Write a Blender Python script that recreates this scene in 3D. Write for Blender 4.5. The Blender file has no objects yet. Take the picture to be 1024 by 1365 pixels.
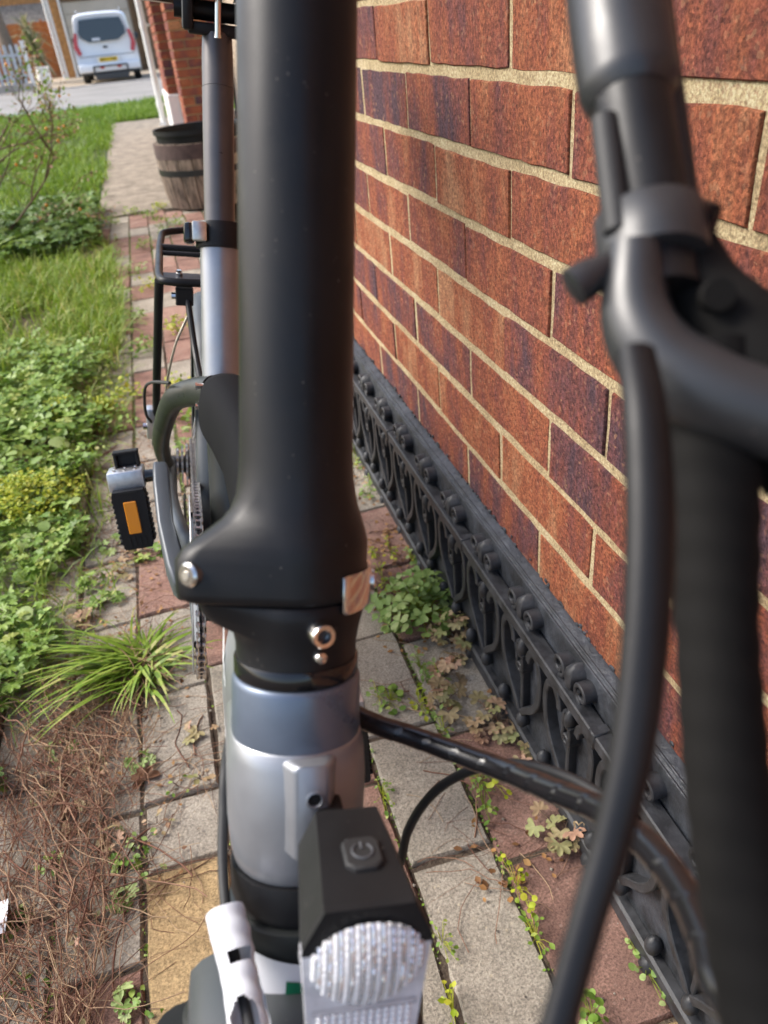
import bpy, bmesh, math, random
import numpy as np
from mathutils import Matrix, Vector
random.seed(7); RNG = np.random.default_rng(11)
SC = bpy.context.scene
COL = SC.collection
R = math.radians

# ------------------------------------------------------------------ camera, sky, sun, exposure
cam = bpy.data.cameras.new("camera"); cam_o = bpy.data.objects.new("camera", cam); COL.objects.link(cam_o)
CR = ((0.957, -0.276, -0.084), (0.217, 0.498, 0.839), (0.19, 0.822, -0.537))
def camera_axes(yaw=0.22728014, pitch=0.567263806, roll=-0.099637405):
    cy, sy, cp, sp = math.cos(yaw), math.sin(yaw), math.cos(pitch), math.sin(pitch)
    F = Vector((sy*cp, cy*cp, -sp)); r = Vector((cy, -sy, 0)); u = r.cross(F)
    cr, sr = math.cos(roll), math.sin(roll)
    return r*cr+u*sr, -r*sr+u*cr, F
_r, _u, _f = camera_axes()
m = Matrix((( _r.x, _u.x, -_f.x, 0.0), (_r.y, _u.y, -_f.y, 0.0), (_r.z, _u.z, -_f.z, 0.83), (0, 0, 0, 1)))
cam_o.matrix_world = m
cam.sensor_fit = 'VERTICAL'; cam.sensor_height = 10.0; cam.sensor_width = 7.5
cam.lens = 1026.79/1365*10.0
cam.clip_start = 0.01; cam.clip_end = 400
cam.dof.use_dof = True; cam.dof.focus_distance = 0.62; cam.dof.aperture_fstop = 2.75
SC.camera = cam_o

SUN_DIR = Vector((-0.66, 0.30, 0.72)).normalized()          # towards the sun
world = bpy.data.worlds.new("World"); SC.world = world; world.use_nodes = True
wn = world.node_tree; bg = wn.nodes["Background"]
sky = wn.nodes.new("ShaderNodeTexSky"); sky.sky_type = 'NISHITA'; sky.sun_disc = False
sky.sun_elevation = math.asin(SUN_DIR.z); sky.sun_rotation = math.atan2(SUN_DIR.x, SUN_DIR.y)
sky.air_density = 1.0; sky.dust_density = 3.0; sky.ozone_density = 1.0
wn.links.new(sky.outputs[0], bg.inputs[0]); bg.inputs[1].default_value = 0.15
sun = bpy.data.lights.new("sun", 'SUN'); sun.energy = 2.05; sun.angle = R(26.0); sun.color = (1.0, 0.97, 0.92)
sun_o = bpy.data.objects.new("sun", sun); COL.objects.link(sun_o)
sun_o.rotation_euler = SUN_DIR.to_track_quat('Z', 'Y').to_euler()
SC.view_settings.view_transform = 'Standard'; SC.view_settings.look = 'None'
SC.view_settings.exposure = 1.1; SC.view_settings.gamma = 1.0
SC.view_settings.use_curve_mapping = False

# ------------------------------------------------------------------ node helpers and materials
def new_mat(name):
    m = bpy.data.materials.new(name); m.use_nodes = True
    nt = m.node_tree; nt.nodes.clear()
    out = nt.nodes.new("ShaderNodeOutputMaterial"); b = nt.nodes.new("ShaderNodeBsdfPrincipled")
    nt.links.new(b.outputs[0], out.inputs[0])
    return m, nt, b
def N(nt, kind, **kw):
    n = nt.nodes.new("ShaderNode"+kind)
    for k, v in kw.items():
        if k.startswith("i_"):
            key = k[2:]; key = int(key) if key.isdigit() else key.replace("_", " ")
            n.inputs[key].default_value = v
        else: setattr(n, k, v)
    return n
def L(nt, a, b): nt.links.new(a, b)
def ramp(nt, fac, stops, interp='LINEAR'):
    r = N(nt, "ValToRGB"); r.color_ramp.interpolation = interp
    el = r.color_ramp.elements
    while len(el) < len(stops): el.new(0.5)
    for e, (p, c) in zip(el, stops):
        e.position = p; e.color = (c[0], c[1], c[2], 1) if len(c) == 3 else c
    L(nt, fac, r.inputs[0]); return r.outputs[0]
def mixc(nt, fac, a, b, mode='MIX'):
    x = N(nt, "Mix", data_type='RGBA', blend_type=mode)
    for s, v in ((0, fac), (6, a), (7, b)):
        if hasattr(v, "is_output"): L(nt, v, x.inputs[s])
        else: x.inputs[s].default_value = v if s == 0 else (v[0], v[1], v[2], 1)
    return x.outputs[2]
def noise(nt, scale, detail=6, rough=0.6, vec=None, w=None):
    n = N(nt, "TexNoise", noise_dimensions='4D' if w is not None else '3D')
    n.inputs["Scale"].default_value = scale; n.inputs["Detail"].default_value = detail
    n.inputs["Roughness"].default_value = rough
    if vec is not None: L(nt, vec, n.inputs["Vector"])
    if w is not None: L(nt, w, n.inputs["W"])
    return n.outputs[0]
def coords(nt, which="Object", scale=None):
    t = N(nt, "TexCoord").outputs[which]
    if scale:
        mp = N(nt, "Mapping"); mp.inputs["Scale"].default_value = scale; L(nt, t, mp.inputs[0]); t = mp.outputs[0]
    return t
def bump(nt, b, h, strength, dist=0.002):
    n = N(nt, "Bump"); n.inputs["Strength"].default_value = strength; n.inputs["Distance"].default_value = dist
    L(nt, h, n.inputs["Height"]); L(nt, n.outputs[0], b.inputs["Normal"]); return n
def pbr(name, col, rough=0.5, metal=0.0, var=0.0, vscale=30, bmp=0.0, bscale=200, bdist=0.001, coat=0.0, spec=0.5, rvar=0.0):
    m, nt, b = new_mat(name)
    c = coords(nt)
    b.inputs["Base Color"].default_value = (*col, 1); b.inputs["Roughness"].default_value = rough
    b.inputs["Metallic"].default_value = metal; b.inputs["Coat Weight"].default_value = coat
    b.inputs["Specular IOR Level"].default_value = spec
    if var:
        n = noise(nt, vscale, 6, 0.65, c)
        lo = tuple(max(0, x*(1-var)) for x in col); hi = tuple(min(1, x*(1+var)) for x in col)
        L(nt, ramp(nt, n, [(0.3, lo), (0.7, hi)]), b.inputs["Base Color"])
    if rvar:
        n = noise(nt, 45, 5, 0.6, c); mr = N(nt, "MapRange"); L(nt, n, mr.inputs[0])
        mr.inputs[1].default_value = 0.3; mr.inputs[2].default_value = 0.7
        mr.inputs[3].default_value = max(0.03, rough-rvar); mr.inputs[4].default_value = rough+rvar
        L(nt, mr.outputs[0], b.inputs["Roughness"])
    if bmp: bump(nt, b, noise(nt, bscale, 4, 0.6, c), bmp, bdist)
    return m
def bike_paint(name, col, rough, metal=0.0, dust=0.5, spec=0.5):
    """painted metal with fine orange peel and sparse dust specks"""
    m, nt, b = new_mat(name); c = coords(nt)
    v = N(nt, "TexVoronoi"); v.inputs["Scale"].default_value = 260; L(nt, c, v.inputs["Vector"])
    speck = ramp(nt, v.outputs["Distance"], [(0.05, (1, 1, 1)), (0.13, (0, 0, 0))])
    gate = ramp(nt, noise(nt, 60, 3, 0.6, c), [(0.50, (0, 0, 0)), (0.64, (1, 1, 1))])
    f = N(nt, "Math", operation='MULTIPLY'); L(nt, speck, f.inputs[0]); L(nt, gate, f.inputs[1])
    f2 = N(nt, "Math", operation='MULTIPLY'); L(nt, f.outputs[0], f2.inputs[0]); f2.inputs[1].default_value = dust
    film = ramp(nt, noise(nt, 14, 6, 0.65, c), [(0.4, col), (0.75, tuple(min(1, x*1.22+0.005) for x in col))])
    L(nt, mixc(nt, f2.outputs[0], film, (0.34, 0.30, 0.26)), b.inputs["Base Color"])
    b.inputs["Metallic"].default_value = metal; b.inputs["Specular IOR Level"].default_value = spec
    rr = N(nt, "MapRange"); L(nt, noise(nt, 25, 5, 0.6, c), rr.inputs[0])
    rr.inputs[1].default_value = 0.3; rr.inputs[2].default_value = 0.7; rr.inputs[3].default_value = rough-0.09; rr.inputs[4].default_value = rough+0.11
    L(nt, rr.outputs[0], b.inputs["Roughness"])
    bump(nt, b, noise(nt, 900, 2, 0.5, c), 0.06, 0.0004)
    return m

def brick_material(name):
    m, nt, b = new_mat(name)
    info = N(nt, "ObjectInfo"); rnd = info.outputs["Random"]
    g = N(nt, "NewGeometry").outputs["Position"]
    w = N(nt, "Math", operation='MULTIPLY'); L(nt, rnd, w.inputs[0]); w.inputs[1].default_value = 40.0
    mp = N(nt, "Mapping"); mp.inputs["Scale"].default_value = (40, 95, 26); L(nt, g, mp.inputs[0])
    drag = noise(nt, 1.0, 7, 0.72, mp.outputs[0], w.outputs[0])
    mp2 = N(nt, "Mapping"); mp2.inputs["Scale"].default_value = (9, 17, 6); L(nt, g, mp2.inputs[0])
    band = noise(nt, 1.0, 3, 0.55, mp2.outputs[0], w.outputs[0])
    fine = noise(nt, 300, 6, 0.8, g)
    off = N(nt, "MapRange"); L(nt, rnd, off.inputs[0]); off.inputs[3].default_value = -0.15; off.inputs[4].default_value = 0.13
    a = N(nt, "Math", operation='ADD'); L(nt, band, a.inputs[0]); L(nt, off.outputs[0], a.inputs[1])
    a2 = N(nt, "Math", operation='MULTIPLY_ADD'); L(nt, drag, a2.inputs[0]); a2.inputs[1].default_value = 0.45; L(nt, a.outputs[0], a2.inputs[2])
    base = ramp(nt, a2.outputs[0], [(0.48, (0.095, 0.050, 0.062)), (0.595, (0.165, 0.058, 0.053)), (0.70, (0.245, 0.072, 0.043)), (0.83, (0.33, 0.104, 0.047)), (0.99, (0.42, 0.20, 0.10))])
    v = N(nt, "TexVoronoi"); v.inputs["Scale"].default_value = 260; L(nt, g, v.inputs["Vector"])
    gr = ramp(nt, v.outputs["Color"], [(0.78, (0, 0, 0)), (0.95, (1, 1, 1))])
    base = mixc(nt, 0.75, base, ramp(nt, fine, [(0.36, (0.12, 0.12, 0.12)), (0.64, (0.88, 0.88, 0.88))]), 'OVERLAY')
    fg = N(nt, "Math", operation='MULTIPLY'); L(nt, gr, fg.inputs[0]); fg.inputs[1].default_value = 0.6
    base = mixc(nt, fg.outputs[0], base, (0.45, 0.24, 0.13))
    v2 = N(nt, "TexVoronoi"); v2.inputs["Scale"].default_value = 330; L(nt, g, v2.inputs["Vector"])
    base = mixc(nt, 0.65, base, ramp(nt, v2.outputs["Color"], [(0.0, (0.16, 0.14, 0.17)), (0.45, (0.5, 0.5, 0.5)), (1.0, (0.86, 0.84, 0.78))]), 'OVERLAY')
    pale = ramp(nt, noise(nt, 38, 7, 0.75, g), [(0.62, (0, 0, 0)), (0.80, (0.6, 0.6, 0.6))])
    base = mixc(nt, pale, base, (0.34, 0.24, 0.19))
    L(nt, base, b.inputs["Base Color"]); b.inputs["Roughness"].default_value = 0.88; b.inputs["Specular IOR Level"].default_value = 0.3
    h = N(nt, "Math", operation='MULTIPLY_ADD'); L(nt, fine, h.inputs[0]); h.inputs[1].default_value = 1.0; L(nt, drag, h.inputs[2])
    bump(nt, b, h.outputs[0], 1.0, 0.0055)
    return m
def mortar_material():
    m, nt, b = new_mat("mortar"); g = N(nt, "NewGeometry").outputs["Position"]
    n1 = noise(nt, 380, 5, 0.8, g); n2 = noise(nt, 22, 6, 0.65, g)
    c = ramp(nt, n2, [(0.3, (0.45, 0.34, 0.19)), (0.55, (0.60, 0.475, 0.28)), (0.75, (0.68, 0.56, 0.36))])
    v = N(nt, "TexVoronoi"); v.inputs["Scale"].default_value = 380; L(nt, g, v.inputs["Vector"])
    dk = ramp(nt, v.outputs["Color"], [(0.82, (0, 0, 0)), (0.9, (1, 1, 1))])
    c = mixc(nt, 0.65, c, ramp(nt, n1, [(0.36, (0.15, 0.15, 0.15)), (0.64, (0.85, 0.85, 0.85))]), 'OVERLAY')
    v2 = N(nt, "TexVoronoi"); v2.inputs["Scale"].default_value = 420; L(nt, g, v2.inputs["Vector"])
    c = mixc(nt, 0.55, c, ramp(nt, v2.outputs["Color"], [(0.0, (0.2, 0.2, 0.2)), (1.0, (0.8, 0.8, 0.8))]), 'OVERLAY')
    f = N(nt, "Math", operation='MULTIPLY'); L(nt, dk, f.inputs[0]); f.inputs[1].default_value = 0.45
    c = mixc(nt, f.outputs[0], c, (0.16, 0.10, 0.05))
    L(nt, c, b.inputs["Base Color"]); b.inputs["Roughness"].default_value = 0.95; b.inputs["Specular IOR Level"].default_value = 0.2
    bump(nt, b, n1, 1.0, 0.005)
    return m
def paver_material(name, stops, speck=(0.62, 0.52, 0.36), amount=0.45):
    m, nt, b = new_mat(name); g = N(nt, "NewGeometry").outputs["Position"]
    rnd = N(nt, "ObjectInfo").outputs["Random"]
    n2 = noise(nt, 14, 7, 0.65, g); a = N(nt, "MapRange"); L(nt, rnd, a.inputs[0]); a.inputs[3].default_value = -0.12; a.inputs[4].default_value = 0.12
    s = N(nt, "Math", operation='ADD'); L(nt, n2, s.inputs[0]); L(nt, a.outputs[0], s.inputs[1])
    c = ramp(nt, s.outputs[0], stops)
    n1 = noise(nt, 360, 5, 0.8, g)
    c = mixc(nt, 0.7, c, ramp(nt, n1, [(0.36, (0.15, 0.15, 0.15)), (0.64, (0.87, 0.87, 0.87))]), 'OVERLAY')
    v = N(nt, "TexVoronoi"); v.inputs["Scale"].default_value = 210; L(nt, g, v.inputs["Vector"])
    lt = ramp(nt, v.outputs["Color"], [(0.80, (0, 0, 0)), (0.93, (1, 1, 1))])
    dd = ramp(nt, v.outputs["Distance"], [(0.25, (1, 1, 1)), (0.45, (0, 0, 0))])
    f = N(nt, "Math", operation='MULTIPLY'); L(nt, lt, f.inputs[0]); L(nt, dd, f.inputs[1])
    f2 = N(nt, "Math", operation='MULTIPLY'); L(nt, f.outputs[0], f2.inputs[0]); f2.inputs[1].default_value = amount
    c = mixc(nt, f2.outputs[0], c, speck)
    st = ramp(nt, noise(nt, 9, 8, 0.7, g), [(0.56, (0, 0, 0)), (0.78, (0.6, 0.6, 0.6))])
    c = mixc(nt, st, c, (0.11, 0.085, 0.06))
    L(nt, c, b.inputs["Base Color"]); b.inputs["Roughness"].default_value = 0.9; b.inputs["Specular IOR Level"].default_value = 0.3
    bump(nt, b, n1, 0.9, 0.0035)
    return m
def ground_material(name, stops, scale, fine=300, rough=0.92, strength=0.8, dist=0.004):
    m, nt, b = new_mat(name); g = N(nt, "NewGeometry").outputs["Position"]
    c = ramp(nt, noise(nt, scale, 8, 0.7, g), stops)
    n1 = noise(nt, fine, 4, 0.7, g)
    c = mixc(nt, 0.5, c, ramp(nt, n1, [(0.25, (0.2, 0.2, 0.2)), (0.75, (0.85, 0.85, 0.85))]), 'OVERLAY')
    L(nt, c, b.inputs["Base Color"]); b.inputs["Roughness"].default_value = rough
    bump(nt, b, n1, strength, dist)
    return m
def leaf_material(name, stops, rough=0.5, trans=0.3):
    """stops over the per-leaf random value stored on the faces"""
    m = bpy.data.materials.new(name); m.use_nodes = True; nt = m.node_tree; nt.nodes.clear()
    out = nt.nodes.new("ShaderNodeOutputMaterial"); b = nt.nodes.new("ShaderNodeBsdfPrincipled")
    at = N(nt, "Attribute", attribute_name="rnd"); oi = N(nt, "ObjectInfo")
    s = N(nt, "Math", operation='ADD'); L(nt, at.outputs["Fac"], s.inputs[0]); L(nt, oi.outputs["Random"], s.inputs[1])
    fr = N(nt, "Math", operation='FRACT'); L(nt, s.outputs[0], fr.inputs[0])
    c = ramp(nt, fr.outputs[0], stops)
    g = N(nt, "NewGeometry").outputs["Position"]
    c = mixc(nt, 0.35, c, ramp(nt, noise(nt, 160, 4, 0.6, g), [(0.3, (0.25, 0.25, 0.25)), (0.7, (0.78, 0.78, 0.78))]), 'OVERLAY')
    L(nt, c, b.inputs["Base Color"]); b.inputs["Roughness"].default_value = rough; b.inputs["Specular IOR Level"].default_value = 0.35
    t = N(nt, "BsdfTranslucent"); L(nt, c, t.inputs[0]); mx = N(nt, "MixShader"); mx.inputs[0].default_value = trans
    L(nt, b.outputs[0], mx.inputs[1]); L(nt, t.outputs[0], mx.inputs[2]); L(nt, mx.outputs[0], out.inputs[0])
    return m
def glass_material(name, col=(1, 1, 1), rough=0.03):
    m, nt, b = new_mat(name); b.inputs["Base Color"].default_value = (*col, 1); b.inputs["Roughness"].default_value = rough
    b.inputs["Transmission Weight"].default_value = 1.0; b.inputs["IOR"].default_value = 1.45
    return m

M = {}
M['brick'] = brick_material("brick_face"); M['mortar'] = mortar_material()
M['iron'] = pbr("black_iron_paint", (0.026, 0.027, 0.030), 0.52, var=0.8, vscale=45, bmp=0.35, bscale=180, bdist=0.0015, rvar=0.1)
M['plinth'] = pbr("dark_plinth_paint", (0.026, 0.029, 0.035), 0.5, var=0.85, vscale=26, bmp=0.6, bscale=120, bdist=0.003, rvar=0.12)
M['pav_grey'] = paver_material("grey_paver", [(0.25, (0.22, 0.195, 0.155)), (0.5, (0.325, 0.285, 0.23)), (0.75, (0.40, 0.355, 0.29))])
M['pav_red'] = paver_material("red_paver", [(0.25, (0.18, 0.10, 0.078)), (0.5, (0.28, 0.160, 0.122)), (0.75, (0.36, 0.235, 0.185))], (0.5, 0.4, 0.33), 0.25)
M['pav_buff'] = paver_material("buff_paver", [(0.25, (0.33, 0.225, 0.11)), (0.5, (0.42, 0.295, 0.15)), (0.75, (0.50, 0.365, 0.205))], (0.66, 0.5, 0.26), 0.5)
M['soil'] = ground_material("soil", [(0.3, (0.055, 0.038, 0.026)), (0.55, (0.11, 0.080, 0.054)), (0.75, (0.19, 0.145, 0.095))], 18, 240, 0.95, 1.0, 0.008)
M['turf'] = ground_material("turf_soil", [(0.3, (0.035, 0.05, 0.012)), (0.6, (0.06, 0.085, 0.02)), (0.8, (0.10, 0.10, 0.04))], 12, 160, 0.95, 1.0, 0.01)
M['slab'] = ground_material("old_concrete", [(0.35, (0.125, 0.10, 0.074)), (0.52, (0.215, 0.177, 0.132)), (0.7, (0.30, 0.252, 0.19))], 9, 140, 0.92, 0.2, 0.002)
M['pavement'] = ground_material("pavement_asphalt", [(0.3, (0.17, 0.175, 0.19)), (0.7, (0.25, 0.26, 0.28))], 1.2, 60, 0.85, 0.4, 0.004)
M['road'] = ground_material("worn_road", [(0.3, (0.19, 0.18, 0.165)), (0.7, (0.29, 0.27, 0.245))], 0.8, 40, 0.9, 0.5, 0.005)
M['drive'] = ground_material("driveway", [(0.3, (0.30, 0.235, 0.165)), (0.7, (0.44, 0.36, 0.26))], 1.0, 30, 0.95, 0.6, 0.01)
M['kerb'] = pbr("kerb_stone", (0.42, 0.38, 0.34), 0.85, var=0.2, vscale=4, bmp=0.3, bscale=40, bdist=0.004)
M['black_satin'] = bike_paint("black_satin_paint", (0.008, 0.008, 0.0088), 0.42, 0.0, 0.4, 0.3)
M['black_plastic'] = bike_paint("black_plastic", (0.009, 0.009, 0.0095), 0.5, 0.0, 0.4, 0.26)
M['black_gloss'] = pbr("black_gloss", (0.008, 0.008, 0.009), 0.12, spec=0.6)
M['slate'] = bike_paint("slate_blue_paint", (0.135, 0.165, 0.215), 0.33, 0.55, 0.12)
M['silver'] = bike_paint("silver_grey_paint", (0.30, 0.31, 0.33), 0.36, 0.65, 0.25)
M['lever_grey'] = bike_paint("worn_black_alloy", (0.022, 0.023, 0.025), 0.40, 0.0, 0.3, 0.6)
M['matt_black'] = pbr("matt_black_cover", (0.005, 0.005, 0.006), 0.8, spec=0.1)
M['graphite'] = bike_paint("graphite_paint", (0.017, 0.019, 0.018), 0.36, 0.0, 0.1, 0.4)
M['anod'] = bike_paint("grey_anodised", (0.085, 0.080, 0.080), 0.36, 0.5, 0.1)
M['mudguard'] = bike_paint("mudguard_plastic", (0.045, 0.050, 0.053), 0.42, 0.0, 0.25)
M['crank'] = bike_paint("crank_grey", (0.075, 0.085, 0.095), 0.42, 0.25, 0.1)
M['chrome'] = pbr("polished_steel", (0.72, 0.70, 0.67), 0.16, 1.0)
M['steel'] = pbr("steel", (0.66, 0.63, 0.58), 0.34, 1.0, var=0.2, vscale=90)
M['alloy'] = pbr("cast_alloy", (0.55, 0.56, 0.58), 0.38, 0.85, var=0.15, vscale=120, bmp=0.2, bscale=400, bdist=0.0005)
M['dark_metal'] = pbr("dark_metal", (0.06, 0.06, 0.062), 0.4, 0.8)
M['rubber'] = pbr("rubber", (0.016, 0.016, 0.016), 0.62, bmp=0.15, bscale=300, bdist=0.0006)
M['wrap'] = pbr("spiral_wrap_plastic", (0.009, 0.009, 0.010), 0.2, spec=0.6, rvar=0.06)
M['grip'] = pbr("grip_rubber", (0.005, 0.0045, 0.004), 0.85, bmp=0.2, bscale=400, bdist=0.0005, spec=0.2)
M['white_label'] = pbr("white_label_paper", (0.66, 0.66, 0.68), 0.55, var=0.06, vscale=40)
M['green_print'] = pbr("green_print", (0.0, 0.13, 0.055), 0.5)
M['white_print'] = pbr("white_print", (0.7, 0.72, 0.73), 0.4)
M['red_print'] = pbr("red_print", (0.55, 0.06, 0.025), 0.4)
M['orange'] = pbr("orange_reflector", (0.78, 0.27, 0.01), 0.25, coat=0.5, bmp=0.5, bscale=900, bdist=0.0006)
M['hole'] = pbr("dark_hole", (0.004, 0.004, 0.004), 0.8)
M['facet'] = pbr("silvered_facet", (0.95, 0.95, 0.96), 0.16, 0.75)
M['clear'] = glass_material("clear_lens", (0.97, 0.97, 1.0), 0.08)
M['reflector_white'] = pbr("lamp_reflector", (0.90, 0.90, 0.90), 0.12, 0.0, coat=0.8)
M['white_paint'] = pbr("white_paint", (0.78, 0.77, 0.74), 0.5, var=0.06, vscale=4)
M['upvc'] = pbr("white_plastic_pipe", (0.80, 0.79, 0.76), 0.35)
M['van_paint'] = pbr("white_van_paint", (0.82, 0.83, 0.85), 0.22, coat=0.6)
M['van_glass'] = pbr("dark_van_glass", (0.035, 0.045, 0.05), 0.08, spec=0.8)
M['van_trim'] = pbr("dark_van_trim", (0.05, 0.052, 0.055), 0.5)
M['red_lens'] = pbr("red_lamp_lens", (0.5, 0.03, 0.03), 0.15, coat=0.6)
M['yellow_plate'] = pbr("yellow_plate", (0.85, 0.55, 0.02), 0.4)
M['plate_ink'] = pbr("plate_ink", (0.02, 0.02, 0.02), 0.5)
M['fence_orange'] = pbr("orange_fence_wood", (0.34, 0.135, 0.045), 0.8, var=0.35, vscale=3)
M['fence_grey'] = pbr("grey_fence_wood", (0.46, 0.49, 0.53), 0.75, var=0.15, vscale=6)
M['garage_door'] = pbr("cream_garage_door", (0.50, 0.46, 0.39), 0.6, var=0.08, vscale=2)
M['yellow_brick'] = pbr("tan_brick", (0.38, 0.20, 0.075), 0.9, var=0.4, vscale=7)
M['brown_wood'] = pbr("brown_wood", (0.16, 0.10, 0.055), 0.8, var=0.3, vscale=5)
M['roof_tile'] = pbr("roof_tile", (0.22, 0.19, 0.155), 0.9, var=0.5, vscale=9)
M['bark'] = pbr("bark", (0.20, 0.155, 0.115), 0.95, var=0.4, vscale=30, bmp=0.8, bscale=40, bdist=0.01)
M['twig'] = pbr("rose_twig", (0.12, 0.075, 0.045), 0.8, var=0.4, vscale=60)
M['root'] = leaf_material("dead_runners", [(0.0, (0.13, 0.055, 0.035)), (0.35, (0.23, 0.11, 0.07)), (0.7, (0.34, 0.20, 0.125)), (1.0, (0.48, 0.34, 0.20))], 0.8, 0.05)
M['grass'] = leaf_material("grass_blades", [(0.0, (0.11, 0.19, 0.016)), (0.5, (0.20, 0.31, 0.026)), (0.85, (0.28, 0.36, 0.05)), (1.0, (0.46, 0.41, 0.16))], 0.5, 0.35)
M['lawn'] = leaf_material("lawn_blades", [(0.0, (0.10, 0.19, 0.014)), (0.5, (0.17, 0.285, 0.022)), (1.0, (0.26, 0.34, 0.05))], 0.55, 0.35)
M['clover'] = leaf_material("clover_leaf", [(0.0, (0.10, 0.19, 0.024)), (0.5, (0.185, 0.30, 0.042)), (0.85, (0.25, 0.36, 0.065)), (1.0, (0.34, 0.38, 0.09))], 0.45, 0.28)
M['dark_clover'] = leaf_material("dark_ground_ivy", [(0.0, (0.07, 0.135, 0.02)), (0.6, (0.13, 0.225, 0.036)), (1.0, (0.20, 0.28, 0.055))], 0.45, 0.25)
M['spurge'] = leaf_material("yellow_green_spurge", [(0.0, (0.19, 0.27, 0.014)), (0.5, (0.34, 0.40, 0.022)), (1.0, (0.48, 0.46, 0.045))], 0.5, 0.3)
M['oxalis'] = leaf_material("pale_green_leaf", [(0.0, (0.16, 0.26, 0.055)), (0.6, (0.26, 0.36, 0.10)), (1.0, (0.34, 0.41, 0.16))], 0.5, 0.28)
M['geranium'] = leaf_material("bronzed_leaf", [(0.0, (0.24, 0.25, 0.09)), (0.3, (0.36, 0.26, 0.14)), (0.6, (0.44, 0.25, 0.17)), (0.85, (0.40, 0.30, 0.16)), (1.0, (0.25, 0.27, 0.11))], 0.55, 0.2)
M['dead_leaf'] = leaf_material("dead_leaf", [(0.0, (0.13, 0.06, 0.03)), (0.5, (0.30, 0.15, 0.05)), (1.0, (0.42, 0.25, 0.10))], 0.7, 0.2)
M['cordyline'] = leaf_material("cordyline_leaf", [(0.0, (0.12, 0.15, 0.05)), (0.5, (0.26, 0.26, 0.12)), (1.0, (0.55, 0.48, 0.32))], 0.5, 0.2)

# ------------------------------------------------------------------ mesh helpers
def spline(pts, n=8):
    P = [Vector(p) for p in pts]; P = [P[0]*2-P[1]]+P+[P[-1]*2-P[-2]]; out = []
    for i in range(1, len(P)-2):
        for k in range(n):
            t = k/n; a, b, c, d = P[i-1], P[i], P[i+1], P[i+2]
            out.append(0.5*((2*b)+(c-a)*t+(2*a-5*b+4*c-d)*t*t+(3*b-a-3*c+d)*t**3))
    out.append(P[-2].copy()); return out
def rotz(a): return Matrix.Rotation(a, 4, 'Z')
def at(x, y, z): return Matrix.Translation((x, y, z))
class MB:
    def __init__(s): s.v = []; s.f = []
    def add(s, verts, faces, mtx=None):
        o = len(s.v)
        s.v += [tuple(mtx @ Vector(p)) if mtx is not None else tuple(p) for p in verts]
        s.f += [tuple(i+o for i in f) for f in faces]; return s
    def box(s, c, size, bev=0.0, mtx=None, seg=1):
        bm = bmesh.new(); bmesh.ops.create_cube(bm, size=1.0)
        for v in bm.verts: v.co = Vector((v.co.x*size[0]+c[0], v.co.y*size[1]+c[1], v.co.z*size[2]+c[2]))
        if bev: bmesh.ops.bevel(bm, geom=list(bm.edges), offset=bev, segments=seg, affect='EDGES', profile=0.5)
        bm.verts.index_update()
        s.add([v.co for v in bm.verts], [[v.index for v in f.verts] for f in bm.faces], mtx); bm.free(); return s
    def loft(s, rings, cap=True, mtx=None, closed=True):
        n = len(rings[0]); V = [p for r in rings for p in r]; F = []
        for i in range(len(rings)-1):
            for j in range(n if closed else n-1):
                k = (j+1) % n
                F.append((i*n+j, i*n+k, (i+1)*n+k, (i+1)*n+j))
        if cap:
            F.append(tuple(reversed(range(n)))); F.append(tuple((len(rings)-1)*n+j for j in range(n)))
        return s.add(V, F, mtx)
    def tube(s, pts, r, n=12, cap=True, mtx=None, rfn=None, flat=1.0):
        P = [Vector(p) for p in pts]; rings = []; T0 = None; Nv = None; acc = 0
        for i, p in enumerate(P):
            T = (P[min(i+1, len(P)-1)]-P[max(i-1, 0)]).normalized()
            if Nv is None:
                Nv = T.orthogonal().normalized() if abs(T.x) > 0.9 else (Vector((1, 0, 0))-T*T.x).normalized()
            else:
                Nv = (Nv-T*Nv.dot(T)).normalized()
            B = T.cross(Nv); rr = r[i] if isinstance(r, (list, tuple)) else r
            if i: acc += (p-P[i-1]).length
            ring = []
            for j in range(n):
                a = 2*math.pi*j/n; q = rfn(acc, a)*rr if rfn else rr
                ring.append(p+Nv*math.cos(a)*q+B*math.sin(a)*q*flat)
            rings.append(ring)
        return s.loft(rings, cap, mtx)
    def lathe(s, prof, n=32, mtx=None, cap=True):
        return s.loft([[(r*math.cos(2*math.pi*j/n), r*math.sin(2*math.pi*j/n), z) for j in range(n)] for r, z in prof], cap, mtx)
    def prism(s, poly, z0, z1, mtx=None):
        return s.loft([[(x, y, z0) for x, y in poly], [(x, y, z1) for x, y in poly]], True, mtx)
    def sphere(s, c, r, n=12, sc=(1, 1, 1), mtx=None):
        pr = [(max(1e-4, math.sin(math.pi*k/n)), -math.cos(math.pi*k/n)) for k in range(n+1)]
        mm = at(*c) @ Matrix.Diagonal((r*sc[0], r*sc[1], r*sc[2], 1)); mm = mtx @ mm if mtx is not None else mm
        return s.lathe(pr, n*2, mm, False)
    def mesh(s, name, mat, angle=35):
        me = bpy.data.meshes.new(name); me.from_pydata(s.v, [], s.f); me.validate()
        bm = bmesh.new(); bm.from_mesh(me); bmesh.ops.recalc_face_normals(bm, faces=bm.faces); bm.to_mesh(me); bm.free()
        if mat is not None: me.materials.append(mat)
        me.polygons.foreach_set("use_smooth", [True]*len(me.polygons)); me.set_sharp_from_angle(angle=R(angle)); me.update()
        return me
    def build(s, name, mat, parent=None, angle=35, loc=None):
        return link(name, s.mesh(name, mat, angle), parent, loc)
def link(name, me, parent=None, loc=None, mtx=None):
    o = bpy.data.objects.new(name, me); COL.objects.link(o)
    if parent is not None: o.parent = parent
    if loc is not None: o.location = loc
    if mtx is not None: o.matrix_local = mtx
    return o
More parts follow.
